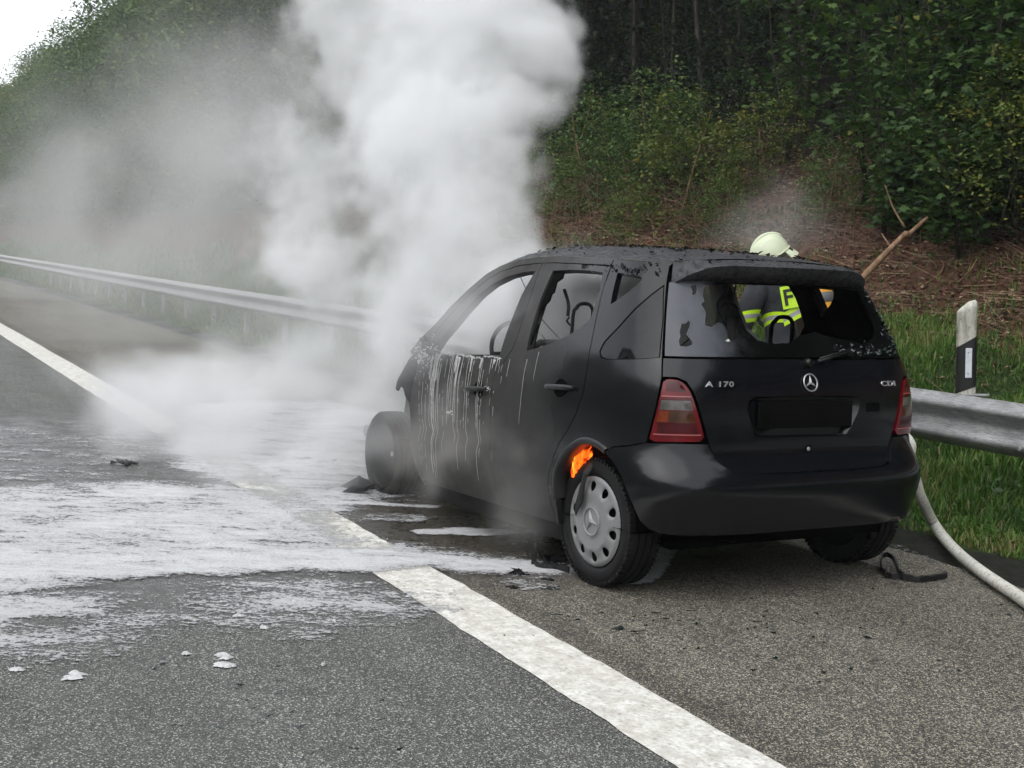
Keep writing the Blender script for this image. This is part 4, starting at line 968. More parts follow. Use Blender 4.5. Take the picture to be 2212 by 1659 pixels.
# hidden black liner just inside the skin keeps the door gaps dark
win_f0, win_r0, win_q0, fd0, rd0, qp0, shut0 = win_f, win_r, win_q, front_door, rear_door, quarter, shut
def shR(poly, extra=0.0):      # the far side's window posts stand a little further forward
    return [(u+((.14+extra+(.13-extra)*min(1, max(0, (u-1.1)/.25)))*min(1, max(0, (z-.93)/.22)) if .83 < u < 1.95 else 0), z) for u, z in poly]
for s_ in (1, -1):
    sd = s_
    if s_ < 0:
        win_f, win_r, win_q, front_door, rear_door, quarter = [shR(p) for p in (win_f0, win_r0, win_q0, fd0, rd0, qp0)]
        win_r = shR(win_r0, .07); win_f = [(u-.05, z) if u < 1.84 and z > 1.1 else (u, z) for u, z in win_f]; win_q = [(.885+(u-.724)*.888, z) for u, z in win_q0]
    panel('front_door', dd(front_door), [win_f], M['paint'], side=sd, th=.035 if s_ > 0 else .02)
    panel('rear_door', dd(rear_door), [win_r], M['paint'], side=sd, th=.035 if s_ > 0 else .02)
    panel('quarter_panel', dd(quarter), [win_q, qglass], M['paint'], side=sd, th=.03)
    panel('quarter_glass', qglass, [], M['glasssoot'] if s_ > 0 else M['glassdark'], side=sd, off=-.004, th=.006, gap=.004)
    fr = cant+[(2.50, .92)]+cin[::-1][1:]+[(.95, 1.436), (.95, 1.464)]
    fr = [(.95, 1.464)]+cant[3:]+[(2.55, .90)]+cin[::-1]+[(.95, 1.434)]
    panel('roof_rail', dd(fr), [], M['paint'], side=sd, off=.002, th=.05, gap=.001)
    # sill under the doors
    panel('sill', [(1.05, .233), (1.05, .15), (2.44, .15), (2.47, .233)], [], M['soot'], side=sd, th=.03, off=-.01)
    # pillar liners: dark inner frames behind the windows
    inner = [(.66, .60), (.66, 1.45), (.95, 1.46), (1.43, 1.475), (1.79, 1.455), (1.95, 1.42), (2.15, 1.29), (2.4, 1.06), (2.48, .93), (2.48, .26), (1.08, .26), (1.08, .5), (.95, .68), (.80, .72)]
    grow = lambda h, g: shrink(h, -g)
    panel('inner_frame', inner, [shrink(win_f, -.012), shrink(win_r, -.008), [(u+(.02 if u > .8 and s_ > 0 else 0), z) for u, z in shrink(win_q, -.012)]], M['innerm'], side=sd, off=-.038, th=.01, gap=0)
    # flange around the wheel arch
    a2 = [(u, z) for u, z in arch[:-1]]
    mb = MB(); pts = [Vector(Sf(u*s_, z, .002)) for u, z in a2]; pts = spline(pts, 3)
    ins = [Vector(p) for p in pts]
    V = []; Fc = []
    for k, p in enumerate(pts):
        c0 = Vector((0, p.y, .30)); d = (c0-p); d.y = 0; d.normalize(); yy = -s_*1.0
        for (dr, dy) in ((-.016, -.004), (-.010, .008), (.004, .009), (.016, .002), (.018, -.05), (.020, -.22)): V.append(p+d*dr+Vector((0, s_*dy, 0)))
    for k in range(len(pts)-1):
        for j in range(5):
            q = (k*6+j, k*6+j+1, (k+1)*6+j+1, (k+1)*6+j); Fc.append(q if s_ < 0 else q[::-1])
    mb.add(V, Fc); mb.build('wheel_arch_lip', M['plastic'], CAR, True)
    # handles
    for (u0, u1, z0, z1, nm) in ((.93, 1.125, .880, .868, 'rear'), (1.69, 1.885, .812, .798, 'front')):
        mb = MB(); um = (u0+u1)/2; zm = (z0+z1)/2
        pts = [Vector(Sf(u*s_, z0+(z1-z0)*(u-u0)/(u1-u0), .030 if .12 < (u-u0)/(u1-u0) < .88 else .010)) for u in np.linspace(u0, u1, 9)]
        mb.tube(pts, [.009]+[.013]*7+[.009], 8, flat=1.0)
        h_ = mb.build('door_handle', M['plastic'], CAR, True)
        mb = MB(); V = []; cc = [Vector(Sf((um+.052*math.cos(t))*s_, zm-.005+.042*math.sin(t), .0025)) for t in np.linspace(0, 6.283, 25)[:-1]]
        V = cc+[Vector(Sf(um*s_, zm-.005, .001))]; mb.add(V, [((k+1) % 24, k, 24) if s_ > 0 else (k, (k+1) % 24, 24) for k in range(24)]); mb.build('handle_recess', M['seam'], h_)
for s_ in (1, -1): panel('corner_liner', [(.56, 1.06), (.66, 1.06), (.70, 1.30), (.68, 1.455), (.56, 1.455), (.575, 1.3)], [], M['seam'], side=s_, off=-.03, th=.008, gap=0)
# black liner behind the rear quarter, tail and bumper so no light shines through the gaps
panel('body_liner', [(.70, .30), (.70, .60), (.62, 1.02), (.5, 1.03), (0, 1.03), (-.5, 1.03), (-.62, 1.02), (-.70, .60), (-.70, .30), (0, .30)], [], M['seam'], off=-.045, th=.01, gap=0, res=.06)
panel('rear_bumper', dd(bumper), [], M['paint'], off=.012, th=.03, gap=.002, offf=lambda u, z: -.012*np.clip((z-.60)/.06, 0, 1)*np.clip((np.abs(u)-.40)*20, 0, 1)+.016*np.exp(-((z-.50)/.07)**2)*(np.abs(u) < 9)*np.clip((.72-np.abs(u))/.15, 0, 1))
TG = panel('tailgate', dd(tailgate), [rec], M['paint'], offf=lambda u, z: -.010*np.clip((.62-z)/.04, 0, 1), th=.025, gap=.0025)
# recess for the number plate
def recp():
    n = len(rec); V = []; F = []
    r2 = rnd(rec, 1); n = len(r2)
    ca = np.array(r2).mean(0)
    for (sc_, of_) in ((1.0, .001), (.95, -.020), (.93, -.024)):
        for (u, z) in r2: V.append(Sf(ca[0]+(u-ca[0])*sc_, ca[1]+(z-ca[1])*sc_, of_))
    V.append(Sf(ca[0], ca[1], -.026))
    for j in range(2):
        for k in range(n): F.append((j*n+k, j*n+(k+1) % n, (j+1)*n+(k+1) % n, (j+1)*n+k))
    for k in range(n): F.append((2*n+k, 2*n+(k+1) % n, 3*n))
    return sharp(mesh('plate_recess', V, F, M['paint'], TG, True), 30)
recp()
mb = MB(); mb.box((-.492, .016, .803), (.010, .545, .118), bev=.003); mb.build('number_plate', M['plate'], TG)
mb = MB(); P = Vector(Sf(-.333, .826, .002)); nrm = Vector(Sn(np.array(-.333), np.array(.826))); tn = Vector(Sf(-.30, .826))-Vector(Sf(-.36, .826)); tn.normalize(); up = tn.cross(nrm)*-1
if up.z < 0: up = -up
mb.add([P+tn*a*.038+up*b*.020+nrm*.002 for a, b in ((-1, -1), (1, -1), (1, 1), (-1, 1))], [(0, 1, 2, 3)]); mb.build('sticker', M['plate'], TG)
mb = MB(); P = Vector(Sf(-.008, .648, .001)); mb.lathe([(0, -.006), (.006, -.006), (.009, -.004), (.010, 0)], 16, P, 'x'); mb.build('lock', M['chrome'], TG)
mb = MB(); mb.lathe([(.0105, -.003), (.017, -.003), (.019, .003)], 18, P, 'x'); mb.build('lock_surround', M['seam'], TG)
# three pointed star in a ring, and the lettering
def star(c, nrm, up, R, parent, mat, name='emblem', dep=.007, face=None):
    c = Vector(c); n_ = Vector(nrm).normalized(); u_ = Vector(up); u_ = (u_-n_*u_.dot(n_)).normalized(); r_ = n_.cross(u_)
    mb = MB(); ring = [c+(u_*math.cos(a)+r_*math.sin(a))*R+n_*dep*.4 for a in np.linspace(0, 2*math.pi, 41)]
    mb.tube(ring, R*.085, 7, cap=False)
    for k in range(3):
        a = k*2*math.pi/3; d = u_*math.cos(a)+r_*math.sin(a); s_ = n_.cross(d); b = R*.17
        tip = c+d*R*.96+n_*dep*.3; l = c+(-d*.0+s_*b)+n_*0+d*b*.3; q = c+(-s_*b)+d*b*.3
        mb.add([tip, l, q, c+n_*dep*1.5, c+d*R*.3+n_*dep*1.4], [(0, 1, 4), (0, 4, 2), (1, 3, 4), (4, 3, 2)])
    return mb.build(name, mat, parent)
star(Sf(-.008, .942, .006), Sn(np.array(-.008), np.array(.942)), (0, 0, 1), .0385, TG, M['chrome'])
def text3d(s, name, mat, parent, place, w, h, dep=.003, cond=True):
    cu = bpy.data.curves.new('t', 'FONT'); cu.body = s; cu.extrude = .5; cu.offset = .022; cu.space_character = 1.15; cu.resolution_u = 3
    o = bpy.data.objects.new('t', cu); link(o); bpy.context.view_layer.update()
    me = bpy.data.meshes.new_from_object(o.evaluated_get(bpy.context.evaluated_depsgraph_get()))
    bpy.data.objects.remove(o); V = np.array([tuple(v.co) for v in me.vertices]); lo, hi = V.min(0), V.max(0)
    T = (V-lo)/(hi-lo); F = [tuple(p.vertices) for p in me.polygons]
    W_ = np.array([tuple(place(t[0]*w, t[1]*h, t[2]*dep)) for t in T]); return mesh(name, W_, F, mat, parent)
def tgtext(s, ua, ub, z0, h, name):
    # letters follow the curve of the tailgate; reading direction is from the car's left to its right
    def pl(a, b, c): return Sf(ua+(ub-ua)*a, z0+b, .001+c)
    return text3d(s, name, M['chrome'], TG, pl, 1.0, h)
tgtext('A 170', .448, .352, .926, .0235, 'model_lettering')
tgtext('CDI', -.378, -.448, .922, .0235, 'engine_lettering')
# wiper
mb = MB(); p0 = Vector(Sf(-.012, 1.030, .012)); p1 = Vector(Sf(-.06, 1.037, .026)); p2 = Vector(Sf(-.268, 1.080, .020))
mb.tube([p0-Vector((-.01, 0, 0)), p0+Vector((-.016, 0, 0))], .017, 14); mb.tube([p1, (p1+p2)/2, p2], [.013, .010, .005], 8, flat=.6); mb.tube([p1+Vector((-.01, 0, .012)), p2+Vector((-.004, 0, .014))], [.004, .003], 5)
mb.build('rear_wiper', M['plastic'], TG, True)
# rear window: sooted remains on the left with a sky reflection put into their colour, a ragged opening, blackened crumbs on the right
def glassmat():
    q = N('rear_glass_soot_and_sky', .14, .5); p = q.pos(obj=True); s_ = q.sep(p); n1 = q.noise(p, 5, 5, .6); n2 = q.noise(p, 150, 2)
    t = q.math('MULTIPLY', q.math('ADD', q.math('SUBTRACT', s_[1], .30), q.math('MULTIPLY', q.math('SUBTRACT', n1, .5), .35)), 6, clamp=True)
    c = q.mix(t, q.ramp(n1, [(.3, (.0015, .0018, .0018)), (.7, (.004, .005, .0045))]), q.ramp(n1, [(.3, (.050, .054, .064)), (.7, (.085, .09, .105))]))
    q.col(q.mix(q.ramp(n2, [(.76, 0), (.8, .5)]), c, (.3, .3, .3))); q.rgh(q.mix(t, .42, .28)); q.l(q.mix(t, .06, .5), q.b.inputs['Specular IOR Level']); return q.m
M['rearglass'] = glassmat()
panel('rear_window', rgl, [hole, hz1, hz2], M['rearglass'], TG, off=-.003, th=.006, gap=.003, res=.03)
# crumbs along the right edge of the opening
mb = MB()
for _ in range(520):
    if rng.random() < .55:
        t = rng.random(); u = -.585-.03*t*0+rng.normal(0, .014); z = 1.09+t*.27; u = -(.575+(z-1.049)*.10)+abs(rng.normal(0, .022))
    else: u = rng.uniform(-.56, -.20); z = 1.06+abs(rng.normal(0, .03))
    P = Vector(Sf(u, z, rng.uniform(0, .008))); s_ = rng.uniform(.002, .006)
    vs_ = [P+Vector(rng.normal(0, 1, 3))*s_ for _ in range(4)]; mb.add(vs_, [(0, 1, 2), (0, 2, 3), (0, 3, 1), (1, 3, 2)])
M['crumb'] = plain('glass_crumbs', (.012, .022, .019), .15, spec=.8, var=.8, sc=90)
o = mb.build('glass_crumbs', M['crumb'], TG); o['kind'] = 'stuff'
# tail lamps
for s_ in (1, -1):
    L = panel('tail_lamp', rnd(lampL, 1), [], M['lampred'], side=s_, off=.004, th=.04, gap=.005, res=.03)
    def ub(z, t):   # t 0 outer edge .. 1 inner edge
        a = np.interp(z, [.684, .749, .831, .90, .957], [.600, .590, .579, .572, .566]); b = np.interp(z, [.684, .78, .873, .912, .944, .957], [.441, .460, .482, .495, .514, .535]); return a+(b-a)*t
    def band(z0, z1, t0, t1, name, mat, off=.006):
        c = [(float(ub(z0, t0)), z0), (float(ub(z0, t1)), z0), (float(ub(z1, t1)), z1), (float(ub(z1, t0)), z1)]
        panel(name, c, [], mat, L, side=s_, off=off, th=.004, gap=0, res=.02)
    band(.905, .945, .16, .86, 'upper_lens', M['lampdark'])
    band(.826, .866, .06, .90, 'clear_lens', M['lampclear'])
    band(.774, .822, .06, .30, 'indicator_edge', M['lampamber'])
    band(.774, .822, .31, .90, 'indicator_lens', plain('smoked_amber_lamp', (.06, .022, .010), .2, var=.4, sc=20))
    band(.728, .768, .10, .90, 'brake_lens', M['lampdark'])
    for zz in (.883, .722): band(zz-.0022, zz+.0022, .05, .95, 'ridge', M['lampline'], .0085)
    for zz in (.870, .771): band(zz-.0012, zz+.0012, .05, .95, 'ridge', M['lampdark'], .0085)

# roof
xr_ = np.concatenate([np.linspace(-.19, .1, 8), np.linspace(.16, 1.13, 22)])
def roofz(x, y):
    zc = cz_(1+(x-XC)) if np.ndim(x) == 0 else np.array([cz_(1+(a-XC)) if a > XC else np.interp(a, [-.2, -.05, XC], [1.452, 1.456, 1.466]) for a in np.ravel(x)]).reshape(np.shape(x))
    zt = np.interp(x, [-.2, 0, .5, 1.0, 1.13], [1.480, 1.507, 1.542, 1.552, 1.540])
    return zc, zt
V = []; ny = 25
for x in xr_:
    zc, zt = roofz(np.array([x]), 0); zc = float(zc[0]); zt = float(zt[0]); wc = float(np.interp(zc, ZW, WW))
    if x < XC:
        a_ = XC-float(np.interp(zc, ZR, XR)); wc *= max(.0, 1-((XC-x)/a_)**NE)**(1/NE) if (XC-x) < a_ else .2
        wc = max(wc, .50)
    for k in range(ny):
        t = -1+2*k/(ny-1); V.append((x, wc*t, zc+(zt-zc)*(1-abs(t)**3.2)+.001))
nx = len(xr_); F = [(i*ny+k, (i+1)*ny+k, (i+1)*ny+k+1, i*ny+k+1) for i in range(nx-1) for k in range(ny-1)]
V2 = [(x, y*.985, z-.025) for x, y, z in V]; F2 = [tuple(i+nx*ny for i in f[::-1]) for f in F]
F3 = [(k, k+1, nx*ny+k+1, nx*ny+k) for k in range(ny-1)]+[((nx-1)*ny+k+1, (nx-1)*ny+k, nx*ny+(nx-1)*ny+k, nx*ny+(nx-1)*ny+k+1) for k in range(ny-1)]
F3 += [(nx*ny+i*ny, nx*ny+(i+1)*ny, (i+1)*ny, i*ny) for i in range(nx-1)]+[(i*ny+ny-1, (i+1)*ny+ny-1, nx*ny+(i+1)*ny+ny-1, nx*ny+i*ny+ny-1) for i in range(nx-1)]
def roofmat():
    q = N('scorched_roof', .6, .4); p = q.pos(obj=True); n1 = q.noise(p, 6, 6, .7); n2 = q.noise(p, 40, 5, .7); n3 = q.noise(p, 260, 2)
    c = q.ramp(n1, [(.3, (.020, .020, .022)), (.55, (.045, .045, .050)), (.75, (.075, .075, .08))]); c = q.mix(q.ramp(n2, [(.5, 0), (.62, .85)]), c, (.012, .012, .012))
    q.col(q.mix(q.ramp(n3, [(.72, 0), (.76, .5)]), c, (.3, .3, .3))); q.rgh(q.ramp(n2, [(.4, .42), (.6, .8)])); q.bump(n2, .22, .004); return q.m
ROOF = sharp(mesh('roof', V, F+F2+F3, roofmat(), CAR, True), 40)
def roof_at(x, y):
    zc, zt = roofz(np.array([x]), 0); zc = float(zc[0]); zt = float(zt[0]); wc = float(np.interp(zc, ZW, WW)); t = min(1, abs(y)/wc); return zc+(zt-zc)*(1-t**3.2)
# spoiler over the rear window
V = []; us = np.linspace(-.615, .615, 57); K = 9
for u in us:
    e = .150*(1-min(1, abs(u)/.64)**5); au = min(abs(u), .64)
    n_ = Sf(u, 1.44)-np.array([XC, 0, 1.44]); n_ /= np.linalg.norm(n_)
    S_top = Sf(u, 1.462); S_low = Sf(u, 1.385)
    zE = float(np.interp(abs(u), [0, .36, .45, .53, .60, .70], [1.454, 1.452, 1.442, 1.410, 1.368, 1.335]))
    fr_ = S_top.copy(); fr_[2] = min(1.452+.028*(1-(abs(u)/.7)**2), 1.485); fr_ = fr_-n_*.06; fr_[2] += .004
    zz = zE
    pts = [fr_, S_top*0+Sf(u, 1.46)+n_*e*.35, Sf(u, 1.452)+n_*e*.8, Sf(u, 1.45)+n_*e, Sf(u, 1.44)+n_*(e+.003), Sf(u, 1.43)+n_*(e*.86), Sf(u, 1.41)+n_*(e*.62), Sf(u, 1.395)+n_*e*.3, S_low-n_*.012]
    lo_ = min(zz-.014, 1.374); hs_ = [fr_[2], max(zz+.012, 1.474-.02*abs(u)), zz+.008, zz+.001, zz-.007, zz-.012-(zz-.012-lo_)*.3, zz-.012-(zz-.012-lo_)*.62, zz-.012-(zz-.012-lo_)*.88, lo_-.004]
    for p, h_ in zip(pts, hs_): V.append((p[0], p[1], h_))
V = np.array(V); n_u = len(us)
F = [(i*K+k, (i+1)*K+k, (i+1)*K+k+1, i*K+k+1) for i in range(n_u-1) for k in range(K-1)]+[tuple(range(K)), tuple((n_u-1)*K+k for k in range(K))[::-1]]
F += [(i*K+K-1, (i+1)*K+K-1, (i+1)*K, i*K) for i in range(n_u-1)]
sharp(mesh('roof_spoiler', V, F, roofmat(), CAR, True), 32)
# flakes of burnt paint standing up on roof and spoiler
mb = MB()
def flake(P, s_):
    k = rng.integers(4, 7); a0 = rng.uniform(0, 6.28); pts = []
    nrm = Vector((rng.normal(0, .5), rng.normal(0, .5), 1)).normalized(); t1 = nrm.orthogonal().normalized(); t2 = nrm.cross(t1)
    for j in range(k):
        a = a0+j*6.283/k; r_ = s_*rng.uniform(.4, 1.25); pts.append(P+t1*math.cos(a)*r_+t2*math.sin(a)*r_*.45+nrm*rng.uniform(-.1, .5)*s_)
    c = P+nrm*s_*.1; mb.add(pts+[c], [(j, (j+1) % k, k) for j in range(k)])
for _ in range(300):
    x = rng.uniform(-.15, 1.1); y = rng.uniform(-.60, .60)
    if rng.random() < .5: y = -abs(y) if rng.random() < .7 else y; x = rng.uniform(.0, .9)
    flake(Vector((x, y, roof_at(x, y)+.004)), abs(rng.normal(.008, .008))+.003)
for _ in range(120):
    u = rng.uniform(-.6, .6); e = rng.uniform(.0, .11); n_ = Sf(u, 1.44)-np.array([XC, 0, 1.44]); n_ /= np.linalg.norm(n_); P = Sf(u, 1.46)+n_*e; P[2] = 1.474-.02*abs(u)-.012*(e/.11)+.002
    flake(Vector(P), abs(rng.normal(.006, .006))+.002)
for _ in range(160):      # ridge of curled paint along the far roof edge as seen against the helmet
    x = rng.uniform(.3, 1.05); y = rng.uniform(-.45, .35); flake(Vector((x, y, roof_at(x, y)+.006)), rng.uniform(.006, .017))
o = mb.build('paint_flakes', M['flake'], CAR); o['kind'] = 'stuff'
# blistered patch on the roof edge over the quarter window
mb = MB()
for _ in range(45):
    u = rng.uniform(.66, 1.0)**1.0; z = 1.40+.06*rng.random()*(.3+.7*vnoise(np.array([u*14]), np.array([3.0]))[0]); P = Vector(Sf(u, z, .006)); 
    k = 5; a0 = rng.uniform(0, 6); nn = Vector(Sn(np.array(u), np.array(z))); t1 = nn.orthogonal().normalized(); t2 = nn.cross(t1); s_ = rng.uniform(.004, .013)
    pts = [P+(t1*math.cos(a0+j*1.257)+t2*math.sin(a0+j*1.257)*.7)*s_*rng.uniform(.5, 1.2)+nn*rng.uniform(-.2, .5)*s_ for j in range(k)]; mb.add(pts+[P+nn*.003], [(j, (j+1) % k, k) for j in range(k)])
o = mb.build('blistered_paint', M['flake'], CAR); o['kind'] = 'stuff'

# wheels
def tyre(mbx, c, R, w, s_, n=64, tread=True):
    r0 = .200; pr = [(r0, w*.34), (r0+.012, w*.44), (r0+.035, w*.50), (R-.030, w*.50), (R-.012, w*.455), (R-.003, w*.40)]
    groove = []
    for g in (.22, .0, -.22): groove += [(R, w*(g+.045)), (R-.008, w*(g+.035)), (R-.008, w*(g-.035)), (R, w*(g-.045))]
    pr = pr+groove+[(R-.003, -w*.40), (R-.012, -w*.455), (R-.030, -w*.50), (r0+.03, -w*.5), (r0, -w*.4)]
    mbx.lathe([(a, b*s_) for a, b in pr], n, c, 'y')
def wheel(x, s_, y, burnt=False, cap=True, tw=.168):
    mbx = MB(); c = Vector((x, y, .288))
    tyre(mbx, c, .288, tw, s_)
    if not burnt:
        for k in range(72):      # tread blocks across the shoulders
            a = 2*math.pi*k/72
            for sg in (.40, -.40):
                P = c+Vector((math.cos(a)*.2805, s_*tw*sg, math.sin(a)*.2805)); R_ = Matrix.Rotation(-a, 3, 'Y'); mbx.box(P, (.016, .034, .016), R_)
    if burnt:
        V = [Vector(v) for v in mbx.v]; gz = .288-(.288-.058)  # the flattened foot of the burnt tyre
        q = []
        for v in V:
            rr = math.hypot(v.x-c.x, v.z-c.z); a = math.atan2(v.z-c.z, v.x-c.x)
            k = .93-.06*max(0, (rr-.2)/.088)*fbm(np.array([a*3.0]), np.array([v.y*9]), 3, 81)[0]; z = c.z+(v.z-c.z)*k; x_ = c.x+(v.x-c.x)*k
            # ground plane slopes against the nose-down car
            zg = x*math.sin(DL)+.004
            if z < zg: v.y += (v.y-c.y)*.25*(zg-z)/.05; z = zg
            q.append((x_, v.y, z))
        mbx.v = q
    W_ = sharp(mbx.build('wheel', M['burnt_rubber'] if burnt else M['rubber'], CAR, True), 40)
    mb2 = MB(); mb2.lathe([(.02, s_*.0), (.10, s_*.005), (.14, s_*.02), (.19, s_*.055), (.203, s_*.075), (.203, -s_*.07), (.18, -s_*.06), (.15, -s_*.02), (.06, -s_*.0)], 48, c, 'y')
    mb2.build('rim', M['soot'], W_, True)
    if cap:
        outer = [(.203*math.cos(t), .203*math.sin(t)) for t in np.linspace(0, 2*math.pi, 73)[:-1]]; hs = []
        for k in range(10):
            a = math.radians(85)+k*2*math.pi/10; rc = .158; h_ = []
            for t in np.linspace(0, 2*math.pi, 17)[:-1]:
                rx = .0225*math.cos(t); ry = .0205*math.sin(t)*(1+.18*math.cos(t)); h_.append((math.cos(a)*(rc+rx)-math.sin(a)*ry, math.sin(a)*(rc+rx)+math.cos(a)*ry))
            hs.append(h_)
        def prof(r): return np.interp(r, [0, .064, .069, .075, .10, .125, .135, .165, .190, .203], [.006, .006, .010, .004, .006, .010, .009, .000, -.001, -.010])
        def hf(X, Z):
            r = np.hypot(X, Z); h = prof(r)
            for hh_ in hs:       # pressed rims round each hole
                d = polydist(X, Z, hh_); h = h-.006*np.exp(-(d/.006)**2)*(r > .1)
            return h
        fn = lambda X, Z: np.stack([x+X, y+s_*(tw*.43+.012+hf(X, Z)), .288+Z], -1)
        def nf(X, Z):
            e = .001; dx = (hf(X+e, Z)-hf(X-e, Z))/(2*e); dz = (hf(X, Z+e)-hf(X, Z-e))/(2*e)
            n_ = np.stack([-dx, s_*np.ones_like(dx), -dz], -1); return n_/np.linalg.norm(n_, axis=-1)[..., None]
        H_ = panel('hubcap', outer, hs, M['alu'], W_, fn=fn, nf=nf, th=.003, gap=0, res=.008)
        yb = y+s_*(tw*.43+.018)
        star((x, yb, .288), (0, s_, 0), (math.cos(math.radians(52))*-.0+.34, 0, .94), .062, W_, M['alu'], 'emblem', .008)
    return W_
WRL = wheel(0, 1, .712)
wheel(0, -1, -.725, cap=False)
wheel(2.423, 1, .655, burnt=True, cap=False, tw=.15)
wheel(2.423, -1, -.70, burnt=True, cap=False)
mb = MB(); mb.lathe([(0, -.012), (.012, -.012), (.016, -.006), (.018, 0)], 12, (-.02, -.62, .20), 'x'); mb.tube([(-.0, -.60, .21), (-.02, -.62, .20)], .012, 6); mb.build('axle_bolt', M['chrome'], CAR)
# strip of melted trim hanging over the hubcap
mb = MB(); yb = .712+.095
pts = [(.035, yb-.02, .545), (.040, yb+.012, .50), (.048, yb+.016, .46), (.062, yb+.015, .42), (.072, yb+.016, .375), (.098, yb+.014, .335), (.105, yb+.014, .30)]
mb.tube(pts, [.022, .020, .018, .022, .026, .016, .006], 7, flat=.35, upv=(0, 1, 0)); mb.build('melted_trim', M['melt'], WRL, False)

# underside and interior
mb = MB(); mb.box((1.1, 0, .235), (2.9, 1.25, .05), bev=.01); mb.box((-.05, 0, .30), (.25, 1.0, .14), bev=.03); mb.box((-.30, .1, .335), (.30, .9, .12), bev=.03); mb.box((.75, 0, .21), (.7, .8, .06), bev=.02)
mb.tube([(-.45, .35, .27), (-.1, .35, .25), (.3, .3, .2)], .03, 8); mb.build('underbody', M['seam'], CAR)
mb = MB(); mb.tube([(0, -.62, .25), (0, 0, .24), (0, .62, .25)], .045, 10); mb.tube([(0, .60, .27), (.35, .45, .24)], .03, 8); mb.tube([(0, -.60, .27), (.35, -.45, .24)], .03, 8); mb.build('rear_axle', M['soot'], CAR, True)
mb = MB(); mb.box((1.0, 0, .40), (2.3, 1.5, .03)); mb.box((-.12, 0, .72), (.55, 1.2, .03)); mb.box((.06, 0, .78), (.03, 1.15, .50)); mb.build('charred_floor', M['innerm'], CAR)
for s_ in (1, -1):     # inner arches, strut towers
    mb = MB(); mb.lathe([(.335, -.02), (.345, s_*.16), (.335, s_*.20)], 28, (0, s_*.60, .30), 'y'); mb.lathe([(.0, -s_*.02), (.34, -s_*.02)], 28, (0, s_*.60, .30), 'y')
    mb.v = [(v[0], v[1], max(v[2], .29)) for v in mb.v]
    o = mb.build('inner_arch', M['seam'], CAR, True)
def hoop(x, y, w, zt, zb, r=.0085, tilt=0.0):
    mb = MB(); pts = [(x+.02, y-w/2, zb), (x+.01, y-w/2, zt-.06), (x, y-w*.40, zt-.02), (x, y-w*.2, zt), (x, y+w*.2, zt), (x, y+w*.40, zt-.02), (x+.01, y+w/2, zt-.06), (x+.02, y+w/2, zb)]
    mb.tube(spline(pts, 3), r, 8); mb.build('headrest_frame', M['soot'], CAR, True)
hoop(.35, .655, .11, 1.253, .95); hoop(.35, -.21, .125, 1.271, .95, .009); hoop(.35, -.572, .140, 1.212, .93, .011)
def seat(x, y, w, hb, name='seat_frame'):
    mb = MB(); P = lambda a, b: (x-.10-.18*b/.6, y+a, .52+b)
    mb.tube([P(-w/2, -.08), P(-w/2, hb-.06), P(-w*.3, hb), P(w*.3, hb), P(w/2, hb-.06), P(w/2, -.08)], .018, 8)
    for b in np.linspace(.05, hb-.08, 7): mb.tube([P(-w/2, b), P(0, b-.02), P(w/2, b)], .005, 5)
    mb.tube([(x-.08, y-w/2, .50), (x+.42, y-w/2, .55), (x+.42, y+w/2, .55), (x-.08, y+w/2, .50)], .018, 8)
    for b in np.linspace(.05, .38, 6): mb.tube([(x-.06+b, y-w/2, .51), (x-.06+b, y, .49), (x-.06+b, y+w/2, .51)], .005, 5)
    mb.box((x+.17, y, .45), (.45, w*.7, .04)); mb.build(name, M['soot'], CAR)
seat(1.25, .36, .46, .52); seat(1.25, -.36, .46, .52)
mb = MB(); mb.tube([(.40, -.62, .50), (.30, -.62, .93), (.30, .62, .93), (.40, .62, .50)], .018, 8)
for y in np.linspace(-.55, .55, 12): mb.tube([(.40, y, .5), (.31, y, .93)], .006, 5)
mb.box((.36, 0, .72), (.03, 1.15, .40), Matrix.Rotation(-.2, 3, 'Y')); mb.build('rear_seat_frame', M['soot'], CAR)
mb = MB(); c = Vector((1.42, .36, .96)); ring = [c+Vector((math.sin(a)*.185*.35, math.cos(a)*.185, math.sin(a)*.185*.93)) for a in np.linspace(0, 6.283, 33)]
mb.tube(ring, .012, 7, cap=False); mb.tube([c-Vector((0, .18, 0)), c, c+Vector((0, .18, 0))], .009, 6); mb.tube([c, c+Vector((.35, 0, -.15))], .025, 8); mb.build('steering_wheel', M['soot'], CAR, True)
mb = MB(); mb.box((1.72, 0, .80), (.10, 1.45, .26), Matrix.Rotation(.2, 3, 'Y'), bev=.03); mb.box((1.80, 0, .62), (.05, 1.5, .62)); mb.tube([(1.66, -.7, .86), (1.62, 0, .90), (1.66, .7, .86)], .03, 8); mb.build('firewall', M['innerm'], CAR)
# belt strap and hanging wires
mb = MB(); mb.tube(spline([(.62, .60, 1.32), (.60, .585, 1.25), (.61, .58, 1.19)], 4), .008, 6); mb.tube([(.605+.0, .575, 1.185), (.60, .59, 1.165), (.61, .565, 1.145), (.62, .58, 1.165), (.605, .575, 1.185)], .005, 5)
mb.build('belt_loop', M['soot'], CAR)
for pts, r_ in (([(.05, .05, 1.46), (.04, .06, 1.34), (.05, .10, 1.27), (.03, .07, 1.18), (.08, .03, 1.08), (.05, -.02, .95)], .009), ([(.06, .03, 1.45), (.05, .0, 1.36), (.04, .035, 1.28), (.05, .05, 1.20)], .004), ([(.2, .3, .95), (.22, .16, 1.08), (.15, .06, 1.17)], .004), ([(.95, .66, 1.38), (.7, .70, 1.2), (.45, .74, 1.1), (.30, .76, 1.05)], .0022), ([(.5, .79, 1.10), (.43, .79, 1.05), (.37, .785, 1.04), (.32, .785, 1.06)], .0018)):
    mb = MB(); mb.tube(spline(pts, 4), r_, 5); mb.build('hanging_wire', M['melt'], CAR, True)
